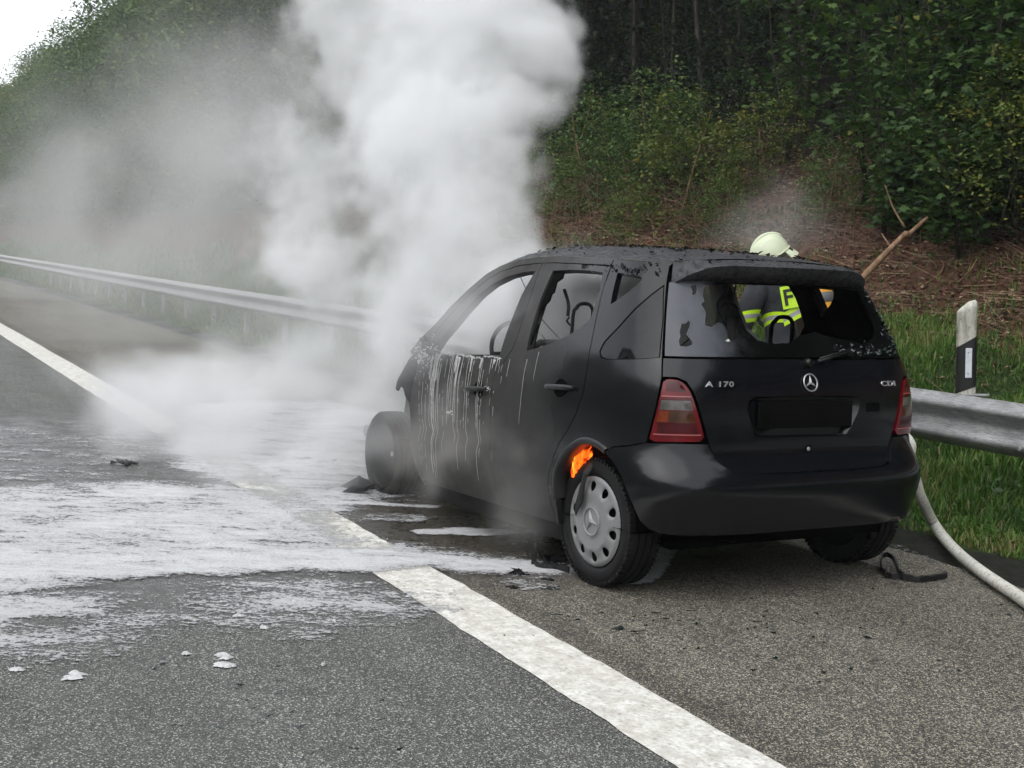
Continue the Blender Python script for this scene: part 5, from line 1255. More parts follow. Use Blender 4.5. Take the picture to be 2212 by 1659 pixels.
# jagged remains along the front edge of the rear door window
mb = MB(); pr = [(1.40, 1.05), (1.395, 1.10), (1.385, 1.15), (1.41, 1.16), (1.40, 1.24), (1.37, 1.27), (1.375, 1.30), (1.36, 1.31), (1.375, 1.36), (1.34, 1.38), (1.35, 1.41), (1.45, 1.42), (1.47, 1.3), (1.46, 1.05)]
panel('melted_seal', pr, [], M['innerm'], side=1, off=-.012, th=.01, gap=0)
# remains of the front: wing stump, bulkhead, engine lump, hanging strut
panel('wing_stump', [(2.60, .945), (2.66, .905), (2.79, .765), (2.805, .72), (2.77, .712), (2.74, .742), (2.70, .733), (2.67, .69), (2.62, .66), (2.60, .60), (2.592, .70), (2.57, .80), (2.54, .87)], [], M['soot'], side=1, off=-.012, th=.006, gap=0, res=.02)
panel('wing_stump', [(2.60, .945), (2.66, .905), (2.79, .765), (2.805, .72), (2.74, .742), (2.67, .69), (2.60, .60), (2.57, .80)], [], M['soot'], side=-1, off=-.012, th=.006, gap=0, res=.02)
mb = MB(); mb.box((2.42, .05, .46), (.55, .75, .40), bev=.06); mb.box((2.35, .25, .70), (.35, .3, .16), bev=.04); mb.box((2.5, -.25, .66), (.3, .3, .14), bev=.04)
for s_ in (1, -1): mb.tube([(1.85, s_*.5, .35), (3.05, s_*.5, .33)], .045, 8); mb.tube([(2.42, s_*.56, .25), (2.40, s_*.52, .70)], .05, 10); mb.tube([(2.42, s_*.35, .2), (2.42, s_*.66, .2)], .03, 8)
mb.tube([(3.05, -.55, .36), (3.1, 0, .36), (3.05, .55, .36)], .04, 8); mb.build('engine_remains', M['soot'], CAR)
# burnt door mirror with foam on it
mb = MB(); c = Vector(Sf(2.30, .985, .05)); mb.box(c, (.07, .09, .07), bev=.02); mb.tube([Vector(Sf(2.36, .95, .0)), c], .02, 7); mb.tube([c, c+Vector((-.02, .05, .06))], [.02, .006], 6); mb.tube([c, c+Vector((.06, .04, .05))], [.015, .004], 6); mr = mb.build('burnt_mirror', M['innerm'], CAR)
mb = MB()
for _ in range(220):
    P = c+Vector((rng.normal(0, .045), rng.normal(.03, .03), rng.normal(-.03, .035))); s_ = rng.uniform(.004, .016); s_ *= .26; mb.box(P, (s_*2, s_*2, s_*1.6), Matrix.Rotation(rng.uniform(0, 3), 3, 'X'), bev=s_*.5)
o = mb.build('foam_on_mirror', M['foamdrip'], mr); o['kind'] = 'stuff'

# foam running down the front door in long drips
mb = MB()
def drip(u0, z0, z1, r, drift=0.0, wob=.004, broken=False):
    z = z0; u = u0; pts = []; ph = rng.uniform(0, 6)
    for zz in np.arange(z0, z1, -.012):
        uu = u0+drift*(z0-zz)+wob*math.sin(ph+zz*22)-.012*math.exp(-((zz-.53)/.03)**2); pts.append((Vector(Sf(uu, zz, .0015+(.002 if z0 > 0 else 0))), zz))
    if len(pts) < 2: return
    run = []
    for k, (p, zz) in enumerate(pts):
        if broken and rng.random() < .14:
            if len(run) > 1: mb.tube([q[0] for q in run], [q[1] for q in run], 4, upv=(0, 1, 0), flat=.5)
            run = []; continue
        t = k/len(pts); run.append((p, r*(1-.6*t)*rng.uniform(.6, 1.2)+.0006))
    if len(run) > 1: mb.tube([q[0] for q in run], [q[1] for q in run], 4, upv=(0, 1, 0), flat=.5)
# (distance along the side, top, bottom, thickness) read off the strands on the door
DR = [(2.30, .94, .30, .0080), (2.285, .95, .60, .006), (2.275, .93, .27, .0032), (2.245, .93, .30, .0030), (2.23, .90, .55, .003), (2.33, .90, .55, .0030),
    (2.12, .95, .58, .0035), (2.10, .95, .62, .003), (2.08, .95, .66, .0025), (2.05, .95, .50, .0045), (2.03, .945, .60, .003), (2.00, .95, .36, .0028),
    (1.93, .95, .62, .0025), (1.90, .95, .42, .0030), (1.88, .94, .70, .002), (1.80, .95, .60, .003), (1.785, .95, .33, .0025), (1.76, .95, .45, .0018), (1.70, .96, .88, .003), (1.68, .96, .90, .004),
    (1.64, .965, .90, .004), (1.62, .965, .92, .003), (1.56, .97, .90, .002), (1.52, .97, .88, .0018), (1.46, .97, .80, .0016), (1.36, .98, .66, .0014), (1.27, 1.02, .88, .0014), (2.17, .93, .42, .002), (2.38, .88, .30, .002), (2.42, .85, .35, .002), (2.46, .8, .33, .0018)]
for (u, z0, z1, r_) in DR:
    if u < 1.6 and rng.random() < .5: continue
    drip(u, z0, z1, r_*.85, rng.normal(.012, .01), .003, broken=r_ < .0022 and u > 1.6)
for (u, z0, z1, r_) in [(2.31, .95, .72, .012), (2.27, .95, .80, .014), (2.07, .95, .86, .012), (2.04, .95, .78, .010), (1.90, .955, .88, .010), (1.80, .955, .90, .012), (1.67, .96, .93, .012), (2.34, .93, .80, .010)]: drip(u, z0, z1, r_, .01, .006)
for _ in range(45): u = rng.uniform(1.55, 2.4); z = rng.uniform(.62, .95)**1.0; drip(u, z, z-rng.uniform(.01, .07), rng.uniform(.0006, .0016))
for u in np.arange(1.62, 2.34, .012):      # froth lying along the window ledge
    if rng.random() < .8: P = Vector(Sf(u, .957+(.012 if u < 1.8 else 0)+rng.normal(0, .003), -.004)); mb.box(P, (.016, .01, rng.uniform(.003, .010)), bev=.0015)
for (u, z, s_) in ((1.73, .795, .09), (2.08, .64, .03)):      # froth caught on the handle and the trim
    for _ in range(16): P = Vector(Sf(u+rng.uniform(-s_, s_), z+.015+rng.normal(0, .006), .01)); mb.box(P, (.012, .005, .004), bev=.001)
o = mb.build('foam_drips', M['foamdrip'], CAR, True); o['kind'] = 'stuff'

# ------------------------------------------------------------------ flame inside the rear wheel arch
def flame_mat():
    m_ = bpy.data.materials.new('flame'); m_.use_nodes = True; t = m_.node_tree; t.nodes.clear()
    q = N.__new__(N); q.m = m_; q.t = t; q.o = t.nodes.new('ShaderNodeOutputMaterial')
    p = q.pos((1, 1, .45), obj=True); n1 = q.noise(p, 26, 4, .6, 1.2)
    c = q.ramp(n1, [(.30, (.45, .015, .0)), (.47, (1, .07, .004)), (.60, (1, .18, .012)), (.75, (1, .42, .07))])
    e = q.n('ShaderNodeEmission'); e.inputs[1].default_value = 1.5; q.l(c, e.inputs[0])
    tr = q.n('ShaderNodeBsdfTransparent'); mx = q.n('ShaderNodeMixShader'); q.l(q.ramp(n1, [(.34, .0), (.56, .9)]), mx.inputs[0]); q.l(tr.outputs[0], mx.inputs[1]); q.l(e.outputs[0], mx.inputs[2]); q.l(mx.outputs[0], q.o.inputs[0]); return m_
FL = empty('flames', CM @ Vector((.10, .80, .50))); tag(FL, 'orange flames licking out of the rear wheel arch over the tyre', 'fire')
Fi = CM.to_3x3(); fm = flame_mat()
def tongue(x0, z0, x1, z1, w, y=.80):
    mb = MB(); n = 9; pts = []
    for k in range(n):
        t = k/(n-1); pts.append(Fi @ (Vector((x0+(x1-x0)*t+.008*math.sin(t*7+x0*60), y-.02*t, z0+(z1-z0)*t))-Vector((.10, .80, .50))))
    mb.tube(pts, [max(.0015, w*1.35*math.sin(math.pi*min(1, .10+.9*(k/(n-1))**.8))**.8*(1-.5*k/(n-1))) for k in range(n)], 8, flat=.5, upv=(0, 1, 0)); return mb.build('flame_tongue', fm, FL, True)
for a in ((.182, .462, .165, .560, .014), (.160, .485, .185, .575, .018), (.150, .50, .160, .615, .024), (.128, .515, .135, .600, .024), (.105, .535, .118, .640, .022), (.085, .545, .090, .598, .018), (.060, .560, .065, .618, .012), (.165, .55, .172, .63, .010), (.045, .575, .05, .60, .008), (.140, .53, .108, .615, .022)): tongue(*a)
# ================================================================== the firefighter behind the car
FD = 8.75
hp = at(1672, 520, FD)
FF_RZ = .20; FP = Vector((hp.x-.285*math.cos(FF_RZ), hp.y-.285*math.sin(FF_RZ), 0))
FP = FP-RT*.04; PER = empty('person', (FP.x, FP.y, float(bankz(FP.x, FP.y))+.0), FF_RZ)
tag(PER, 'firefighter in dark turnout coat with yellow-green stripes and pale helmet, stooping behind the car', 'person')
def skin(name, pts, edges, rad, mat, parent, sub=2, root=0):
    me = bpy.data.meshes.new(name); me.from_pydata([tuple(p) for p in pts], edges, []); o = link(bpy.data.objects.new(name, me))
    sk = o.modifiers.new('s', 'SKIN'); sk.use_smooth_shade = True
    for i, r_ in enumerate(rad):
        v = me.skin_vertices[0].data[i]; v.radius = r_ if isinstance(r_, tuple) else (r_, r_); v.use_root = (i == root)
    ss = o.modifiers.new('b', 'SUBSURF'); ss.levels = sub; ss.render_levels = sub
    bpy.context.view_layer.update(); n = bpy.data.meshes.new_from_object(o.evaluated_get(bpy.context.evaluated_depsgraph_get()))
    bpy.data.objects.remove(o); n.name = name; n.materials.clear(); n.materials.append(mat); o = link(bpy.data.objects.new(name, n)); o.parent = parent
    n.polygons.foreach_set('use_smooth', np.ones(len(n.polygons), bool)); return o
def coat_mat():
    q = N('turnout_coat', .85, .2); p = q.pos(obj=True); s_ = q.sep(p); n1 = q.noise(p, 13, 5, .6)
    base = q.ramp(n1, [(.3, (.022, .024, .028)), (.7, (.045, .048, .054))])
    def band(zc, kx, ky, cond, half=.036):
        h = q.math('ABSOLUTE', q.math('SUBTRACT', q.math('ADD', s_[2], q.math('ADD', q.math('MULTIPLY', s_[0], kx), q.math('MULTIPLY', s_[1], ky))), zc))
        return q.math('MULTIPLY', q.math('LESS_THAN', h, half), cond), q.math('MULTIPLY', q.math('LESS_THAN', h, half*.36), cond)
    tors = q.math('MULTIPLY', q.math('LESS_THAN', q.math('ABSOLUTE', s_[1]), .235), q.math('LESS_THAN', s_[0], .28))
    arm = q.math('GREATER_THAN', q.math('ABSOLUTE', s_[1]), .235)
    low = q.math('LESS_THAN', s_[2], .8)
    c = base
    for (zc, kx, ky, cond) in ((1.11, .30, -.42, tors), (1.21, .3, .0, arm), (1.03, .9, 0, arm), (.34, 0, 0, low)):
        a, b = band(zc, kx, ky, cond); c = q.mix(a, c, (.48, .75, .02)); c = q.mix(b, c, (.30, .30, .32))
    q.col(c); q.bump(n1, .5, .02); return q.m
pts = [(0, 0, .93), (.04, 0, 1.08), (.10, 0, 1.24), (.15, 0, 1.37), (.19, 0, 1.45), (.23, 0, 1.50),
       (.15, .19, 1.37), (.17, .27, 1.22), (.20, .29, 1.10), (.33, .16, 1.06), (.40, .06, 1.05),
       (.15, -.19, 1.37), (.13, -.30, 1.22), (.14, -.33, 1.09), (.28, -.25, 1.00), (.38, -.13, .98),
       (.0, .11, .86), (.03, .13, .66), (.05, .14, .48), (.0, .15, .26), (-.04, .15, .09),
       (.0, -.11, .86), (.07, -.13, .66), (.13, -.14, .48), (.12, -.15, .26), (.10, -.15, .09)]
eds = [(0, 1), (1, 2), (2, 3), (3, 4), (4, 5), (3, 6), (6, 7), (7, 8), (8, 9), (9, 10), (3, 11), (11, 12), (12, 13), (13, 14), (14, 15), (0, 16), (16, 17), (17, 18), (18, 19), (19, 20), (0, 21), (21, 22), (22, 23), (23, 24), (24, 25)]
rad = [(.17, .14), (.185, .15), (.20, .155), (.165, .13), (.085, .085), (.07, .07), .092, .078, .066, .058, .045, .092, .078, .066, .058, .045, .115, .105, .085, .078, .072, .115, .105, .085, .078, .072]
BODY = skin('coat_and_trousers', pts, eds, rad, coat_mat(), PER, 3)
for sx, fx in ((.15, -.04), (-.15, .10)):
    skin('boot', [(fx, sx, .16), (fx, sx, .055), (fx+.10, sx, .045), (fx+.20, sx, .035)], [(0, 1), (1, 2), (2, 3)], [.062, .058, .050, .038], M['leather'], PER, 2)
def hand(c, fwd, parent):
    c = Vector(c); f = Vector(fwd).normalized(); s_ = f.cross(Vector((0, 0, 1))).normalized(); d = Vector((0, 0, -1))
    mb = MB(); mb.tube([c-f*.05, c-f*.02, c+f*.02], [.034, .042, .036], 8, flat=.6)
    for k, L in enumerate((.070, .078, .073, .058)):
        b = c+f*.015+s_*(k-1.5)*.020; mb.tube([b, b+f*L*.4+Vector((0, 0, .006)), b+f*L*.65+d*.020, b+f*L*.5+d*.045], [.0105, .010, .0095, .008], 6)
    b = c-s_*.03-f*.02; mb.tube([b, b+f*.025-s_*.012+d*.02, b+f*.05-s_*.0+d*.038], [.013, .012, .010], 6)
    return mb.build('gloved_hand', M['glove'], parent, True)
hand((.44, .03, 1.05), (.8, -.45, 0), PER); hand((.43, -.10, .975), (.8, .4, .1), PER)
HC = Vector((.285, 0, 1.555))
hd = skin('head', [(.20, 0, 1.44), (.235, 0, 1.50), (.27, 0, 1.56), (.275, 0, 1.61)], [(0, 1), (1, 2), (2, 3)], [.055, .062, (.090, .075), .06], M['skin'], PER, 2, 0)
mb = MB(); mb.tube([(.355, 0, 1.565), (.385, 0, 1.545), (.37, 0, 1.525)], [.010, .016, .010], 7); mb.tube([(.358, -.025, 1.505), (.366, 0, 1.502), (.358, .025, 1.505)], [.004, .007, .004], 6); mb.build('nose_and_mouth', M['skin'], hd, True)
for s_ in (1, -1):
    mb = MB(); mb.lathe([(0, .012), (.008, .009), (.012, 0)], 10, (.350, s_*.032, 1.572), 'x'); mb.build('eye', M['ink'], hd, True)
    mb = MB(); mb.tube([(.262, s_*.078, 1.575), (.25, s_*.088, 1.555), (.262, s_*.080, 1.525)], [.010, .016, .008], 7); mb.build('ear', M['skin'], hd, True)
# helmet: ribbed shell with a crest and a pierced neck guard at the back
def helm_pt(th, ph, g=0.0):
    # th: 0 front .. pi back round the head; ph: 0 rim .. pi/2 top
    x = math.cos(th)*math.cos(ph)**.80; y = math.sin(th)*math.cos(ph)**.80; z = math.sin(ph)**.95
    P = Vector((x*(.165 if x > 0 else .150), y*.122, z*.165))
    ridge = .010*math.exp(-(y/.16)**2)*(1 if z > .15 else 0)+.006*math.exp(-((abs(y)-.62)/.08)**2)*(z > .2)
    return P*(1+ridge/.15+g)
HEL = empty('helmet', HC+Vector((0, 0, .005))); HEL.parent = PER; HEL.location += Vector((-.02, -.03, 0)); HEL.scale = (.84, .84, .84); HEL.location += Vector((0, 0, -.006)); HEL.rotation_euler = (0, math.radians(34), math.radians(62))
V = []; n1_, n2_ = 48, 16
for j in range(n2_+1):
    for i in range(n1_): V.append(helm_pt(2*math.pi*i/n1_, math.pi/2*j/n2_*.999))
F = [(j*n1_+i, j*n1_+(i+1) % n1_, (j+1)*n1_+(i+1) % n1_, (j+1)*n1_+i) for j in range(n2_) for i in range(n1_)]
V2 = [v*.95-Vector((0, 0, .002)) for v in V]; k0 = len(V); F += [tuple(i+k0 for i in f[::-1]) for f in F]+[(i, i+k0, (i+1) % n1_+k0, (i+1) % n1_) for i in range(n1_)]
sharp(mesh('shell', V+V2, F, M['helmet'], HEL, True), 50)
V = []; L_ = 13
for i in range(L_):       # neck guard, leaving a slot either side
    a = math.radians(180-62+124*i/(L_-1)); b = Vector((math.cos(a)*.150, math.sin(a)*.122, .0)); o_ = Vector((math.cos(a), math.sin(a), 0))
    for (k_, h_) in ((-.004, .012), (.020, -.030), (.040, -.075), (.034, -.078), (.014, -.034), (-.010, .006)): V.append(b+o_*k_+Vector((0, 0, h_)))
F = []
for i in range(L_-1):
    for k in range(6):
        if i in (2, 3, 8, 9) and k in (0, 4): continue
        F.append((i*6+k, (i+1)*6+k, (i+1)*6+(k+1) % 6, i*6+(k+1) % 6))
mesh('neck_guard', V, F, M['helmet'], HEL)
mb = MB(); mb.tube([Vector((.165*math.cos(t)*1.02, 0, .165*math.sin(t)*1.05+.004)) for t in np.linspace(.15, 2.6, 16)], [.008]+[.016]*14+[.008], 7, flat=.9); mb.build('crest', M['helmet'], HEL, True)
mb = MB(); ring = [helm_pt(t, .03, .02) for t in np.linspace(0, 6.283, 41)]; mb.tube(ring, .006, 6, cap=False); mb.build('rim', M['helmet'], HEL, True)
# breathing set: yellow bottle with grey band, back plate, straps
bc = Vector((-.17, -.02, 1.20)); ax = Vector((.28, .05, 1)).normalized()
def bot(t, r_): return bc+ax*t, r_
prof = [(-.27, .02), (-.25, .06), (-.21, .085), (-.15, .094), (0, .095), (.15, .094), (.21, .085), (.25, .055), (.27, .02)]
mb = MB(); mb.tube([bc+ax*t for t, r_ in prof], [r_ for t, r_ in prof], 28); B_ = mb.build('air_bottle', M['bottle'], PER, True)
mb = MB(); mb.tube([bc+ax*t for t in (.065, .066, .129, .13)], [.0945, .0965, .0965, .0945], 28, cap=False); mb.build('bottle_band', M['bottle_band'], B_, True)
def bottxt(s, a0, t0, w, h):
    sx = ax.cross(Vector((0, 1, 0))).normalized(); 
    q1 = (Vector((-1, 0, .28))).normalized(); q2 = ax.cross(q1).normalized()
    def pl(a, b, c): ang = a0-b/.095; return bc+ax*(t0+a)+(q1*math.cos(ang)+q2*math.sin(ang))*(.0955+c)
    text3d(s, 'bottle_lettering', M['ink'], B_, pl, w, h, .001)
bottxt('AU', .9, -.03, .05, .03); bottxt('RA', .55, -.05, .06, .045)
mb = MB(); mb.box((-.065, 0, 1.20), (.02, .24, .46), Matrix.Rotation(.27, 3, 'Y'), bev=.008)
for s_ in (1, -1): mb.tube([(-.05, s_*.10, 1.36), (.08, s_*.12, 1.53), (.26, s_*.12, 1.40), (.22, s_*.13, 1.15), (.0, s_*.15, 1.02)], .014, 6, flat=.4)
mb.build('breathing_harness', M['leather'], PER)
# yellow patch with the first letter of the back lettering
pc = Vector((.0, .165, 1.255)); pn = Vector((-.86, .50, .08)).normalized(); pu = Vector((.20, .0, 1)); pu = (pu-pn*pu.dot(pn)).normalized(); pr_ = pu.cross(pn)
Rp = Matrix.Rotation(-FF_RZ, 3, 'Z'); pn = (Rp @ (-FW+RT*-.25)).normalized(); pu = Rp @ (UP+RT*-.18); pu = (pu-pn*pu.dot(pn)).normalized(); pr_ = pu.cross(pn)
pc = Rp @ (at(1704, 642, FD-.42)-PER.location)
mb = MB(); V = []
for a in np.linspace(-.045, .055, 6):
    for b in (-.07, .07):
        for d in (0, -.008): V.append(pc+pr_*a+pu*b+pn*(.010-d*0-(a-.0)**2*3+d))
F = []
for i in range(5):
    k = i*4; F += [(k, k+4, k+6, k+2), (k+1, k+3, k+7, k+5), (k, k+1, k+5, k+4), (k+2, k+6, k+7, k+3)]
F += [(0, 2, 3, 1), (20, 21, 23, 22)]
mb.add(V, F); PT = mb.build('back_patch', M['hivis'], PER)
text3d('F', 'patch_letter', M['ink'], PT, lambda a, b, c: pc+pr_*(-.028+a)+pu*(b-.05)+pn*(.0105+c), .055, .10, .002)

# striped band round the arm by the patch
for k, (mt__, h0, h1) in enumerate((('hivis', -.040, -.015), ('silver', -.015, .012), ('hivis', .012, .040))):
    V = []; c = Rp @ (at(1710, 681, FD-.42)-PER.location)
    for a in np.linspace(-.055, .055, 6):
        for b in (h0, h1):
            for d in (0, -.006): V.append(c+pr_*a+pu*(b+a*.35)+pn*(d-a*a*6))
    mesh('arm_band', V, F, M[mt__], PER)
# ------------------------------------------------------------------ hose
pp = [gr(3300, 1900, .04), gr(2900, 1760, .04), gr(2560, 1560, .04), gr(2330, 1385, .04), gr(2212, 1297, .04), gr(2120, 1235, .04), gr(2060, 1185, .04), gr(2020, 1135, .05), aty(1990, 1075, -1.50), aty(1978, 1035, -1.42), aty(1966, 990, -1.36), aty(1940, 930, -1.36), Vector((1.3, -1.35, .85)), FP+Vector((.1, .12, .93)), FP+Vector((.42, .12, .96)), FP+Vector((.62, .14, .94))]
HZ = empty('fire_hose', pp[4]); tag(HZ, 'white fire hose curving from the right edge over the gutter up behind the car', 'hose')
def hose_mat():
    q = N('hose_cloth', .7, .25); p = q.pos(obj=True); n1 = q.noise(p, 3, 4); n2 = q.noise(p, 40, 4, .7)
    c = q.ramp(n1, [(.3, (.50, .49, .43)), (.7, (.70, .69, .63))]); q.col(q.mix(q.ramp(n2, [(.52, 0), (.62, .55)]), c, (.22, .20, .16))); q.bump(q.noise(p, 220, 2), .3, .002); return q.m
c0 = pp[4]; sp_ = spline([p-c0 for p in pp], 8); mb = MB(); mb.tube(sp_, [.031]*len(sp_), 14, flat=.92); mb.build('hose', hose_mat(), HZ, True)
mb = MB(); e = sp_[-1]; mb.tube([e, e+Vector((.05, .02, 0)), e+Vector((.22, .08, .0))], [.042, .036, .022], 12); mb.build('nozzle', M['bottle_band'], HZ, True)
# rope lying in the grass under the bumper corner
mb = MB(); a_ = aty(1946, 1118, -1.6); c_ = a_.copy(); mb.tube([q-c_ for q in spline([a_+Vector((-.02, 0, .03)), a_, a_+Vector((.015, .0, -.018)), a_+Vector((.03, -.005, .05)), aty(1966, 1065, -1.65)], 4)], .007, 6)
o = mb.build('hose_strap', hose_mat(), None, True); o.location = c_; tag(o, 'thin white strap loop hanging by the lower right corner of the bumper', 'strap')

# ------------------------------------------------------------------ debris on the road
def ribbon(name, pts, w, th, mat, lab, loc=None, cat='debris', jag=.3):
    P = spline(pts, 4); c = P[0].copy(); c.z = 0; mb = MB(); n = len(P); V = []
    for i, p in enumerate(P):
        t = (P[min(i+1, n-1)]-P[max(i-1, 0)]).normalized(); up = Vector((0, 0, 1)); s_ = t.cross(up); s_ = s_.normalized() if s_.length > .1 else Vector((0, 1, 0)); n_ = s_.cross(t)
        ww = w*(1+rng.normal(0, jag*.5)); 
        for a, b in ((-1, -1), (1, -1), (1, 1), (-1, 1)): V.append(p-c+s_*a*th+n_*b*ww/2+n_*ww/2)
    F = [(i*4+k, i*4+(k+1) % 4, (i+1)*4+(k+1) % 4, (i+1)*4+k) for i in range(n-1) for k in range(4)]+[(0, 3, 2, 1), tuple((n-1)*4+k for k in range(4))]
    mb.add(V, F); o = mb.build(name, mat); o.location = c; tag(o, lab, cat); return o
G = lambda px, py, h=.006: gr(px, py)+Vector((0, 0, h))
ribbon('melted_strip', [G(1922, 1250), G(1908, 1243), G(1902, 1232), G(1905, 1218, .03), G(1925, 1220, .03), G(1940, 1240), G(1950, 1252), G(1925, 1252), G(1912, 1247)], .024, .004, M['melt'], 'looped black strip of melted trim on the asphalt behind the right rear wheel')
ribbon('melted_rod', [G(1950, 1254), G(1985, 1258), G(2020, 1254), G(2042, 1250)], .024, .010, M['melt'], 'straight black stick of melted trim joined to the looped strip')
ribbon('melted_strip', [G(1150, 1222), G(1153, 1212, .03), G(1158, 1206, .05), G(1156, 1224, .01), G(1175, 1230), G(1200, 1232), G(1228, 1240)], .026, .006, M['melt'], 'bent black strip standing up in the foam left of the rear wheel')
ribbon('melted_strip', [G(1164, 1210, .04), G(1176, 1222, .02), G(1190, 1230), G(1210, 1232)], .020, .006, M['melt'], 'forked black strip just right of the one standing up by the rear wheel')
def clod(px, py, s_, lab, n=26, flat=.5, name='burnt_clod'):
    c = gr(px, py); mb = MB()
    for _ in range(n):
        p = Vector((rng.normal(0, s_*.5), rng.normal(0, s_*.5), abs(rng.normal(0, s_*flat*.4)))); a = rng.uniform(.2, .6)*s_; q = [p+Vector(rng.normal(0, 1, 3))*a*Vector((1, 1, flat)).z**0 for _ in range(6)]
        q = [Vector((v.x, v.y, max(.001, v.z*flat))) for v in q]; bm = bmesh.new()
        for v in q: bm.verts.new(v)
        try: bmesh.ops.convex_hull(bm, input=bm.verts)
        except Exception: pass
        bm.verts.index_update(); used = [v for v in bm.verts if v.link_faces]; ix = {v: k for k, v in enumerate(used)}
        mb.add([v.co.copy() for v in used], [[ix[v] for v in f.verts] for f in bm.faces]); bm.free()
    o = mb.build(name, M['flake']); o.location = c; tag(o, lab, 'debris'); return o
clod(1198, 1212, .045, 'charred lump of melted wheel-arch liner lying against the rear wheel', 30)
clod(1212, 1225, .035, 'smaller charred lump under the one against the rear wheel', 20)
clod(1122, 1240, .030, 'crumbled black clod at the foam edge left of the rear wheel', 22)
clod(1180, 1252, .030, 'flat black piece on the asphalt in front of the rear wheel', 16, .2)
clod(1108, 1268, .022, 'small dark crumb pile farthest left below the foam edge', 14, .25)
clod(1190, 1272, .028, 'black flaky pile lowest on the asphalt below the rear wheel', 22, .25)
clod(800, 1054, .10, 'heap of burnt rubbish left of the front wheel at the foam', 40, .5)
clod(850, 1058, .11, 'heap of burnt rubbish right under the front wheel', 40, .5)
clod(905, 1062, .10, 'dark rubble under the front door edge', 40, .5)
clod(272, 1002, .06, 'grey clod lying in the foam far out on the lane', 14, .4)
clod(660, 992, .06, 'grey crust in the foam at mid road', 12, .2)
clod(718, 996, .03, 'small grey lump right of the crust in the foam', 8, .5)
# small crumbs nobody would count
mb = MB()
for _ in range(420):
    if rng.random() < .55: px, py = rng.uniform(1180, 1900), rng.normal(1345, 22)
    else: px, py = rng.uniform(1050, 2190), rng.uniform(1250, 1480)
    if rng.random() < .2: px, py = rng.uniform(150, 900), rng.uniform(1420, 1640)
    c = gr(px, py); 
    if c.y < -1.1: continue
    s_ = abs(rng.normal(0, .005))+.002
    if rng.random() < .04: s_ *= 2.2
    q = [c+Vector((rng.normal(0, s_), rng.normal(0, s_), abs(rng.normal(0, s_*.3))+.001)) for _ in range(4)]; mb.add(q, [(0, 1, 2), (0, 2, 3), (0, 3, 1), (1, 3, 2)])
tag(mb.build('road_crumbs', M['crumb']), 'black and green glass crumbs strewn over the asphalt behind the car', 'crumbs', kind='stuff')
mb = MB()
for (px, py, s_) in [(487, 1422, .045), (482, 1438, .05), (495, 1443, .035), (165, 1463, .055), (569, 1357, .03), (512, 1333, .035), (845, 1212, .03), (720, 1345, .02), (640, 1300, .025), (770, 1320, .018), (40, 1447, .04), (700, 1440, .018), (400, 1415, .03), (880, 1290, .02)]:
    px0, py0, s0 = px, py, s_
    for _k in range(4):
     px = px0+rng.normal(0, s0*160); py = py0+rng.normal(0, s0*60); s_ = s0*rng.uniform(.2, .55)
     c = gr(px, py); n = 26; rr_ = [s_*(.35+1.0*vnoise(np.array([k*.55+px]), np.array([py*1.0]))[0]) for k in range(n)]
     V = [c+Vector((math.cos(6.283*k/n)*rr_[k]*.8, -math.sin(6.283*k/n)*rr_[k]*1.2, .005)) for k in range(n)]+[c+Vector((math.cos(6.283*k/n)*rr_[k]*.35, -math.sin(6.283*k/n)*rr_[k]*.6, .012)) for k in range(n)]+[c+Vector((0, 0, .014))]
     mb.add(V, [(k, (k+1) % n, n+(k+1) % n, n+k) for k in range(n)]+[(n+k, n+(k+1) % n, 2*n) for k in range(n)])
o = mb.build('foam_flecks', M['foamdrip'], None, True); tag(o, 'loose flecks of white foam on the asphalt of the lane', 'foam', kind='stuff')
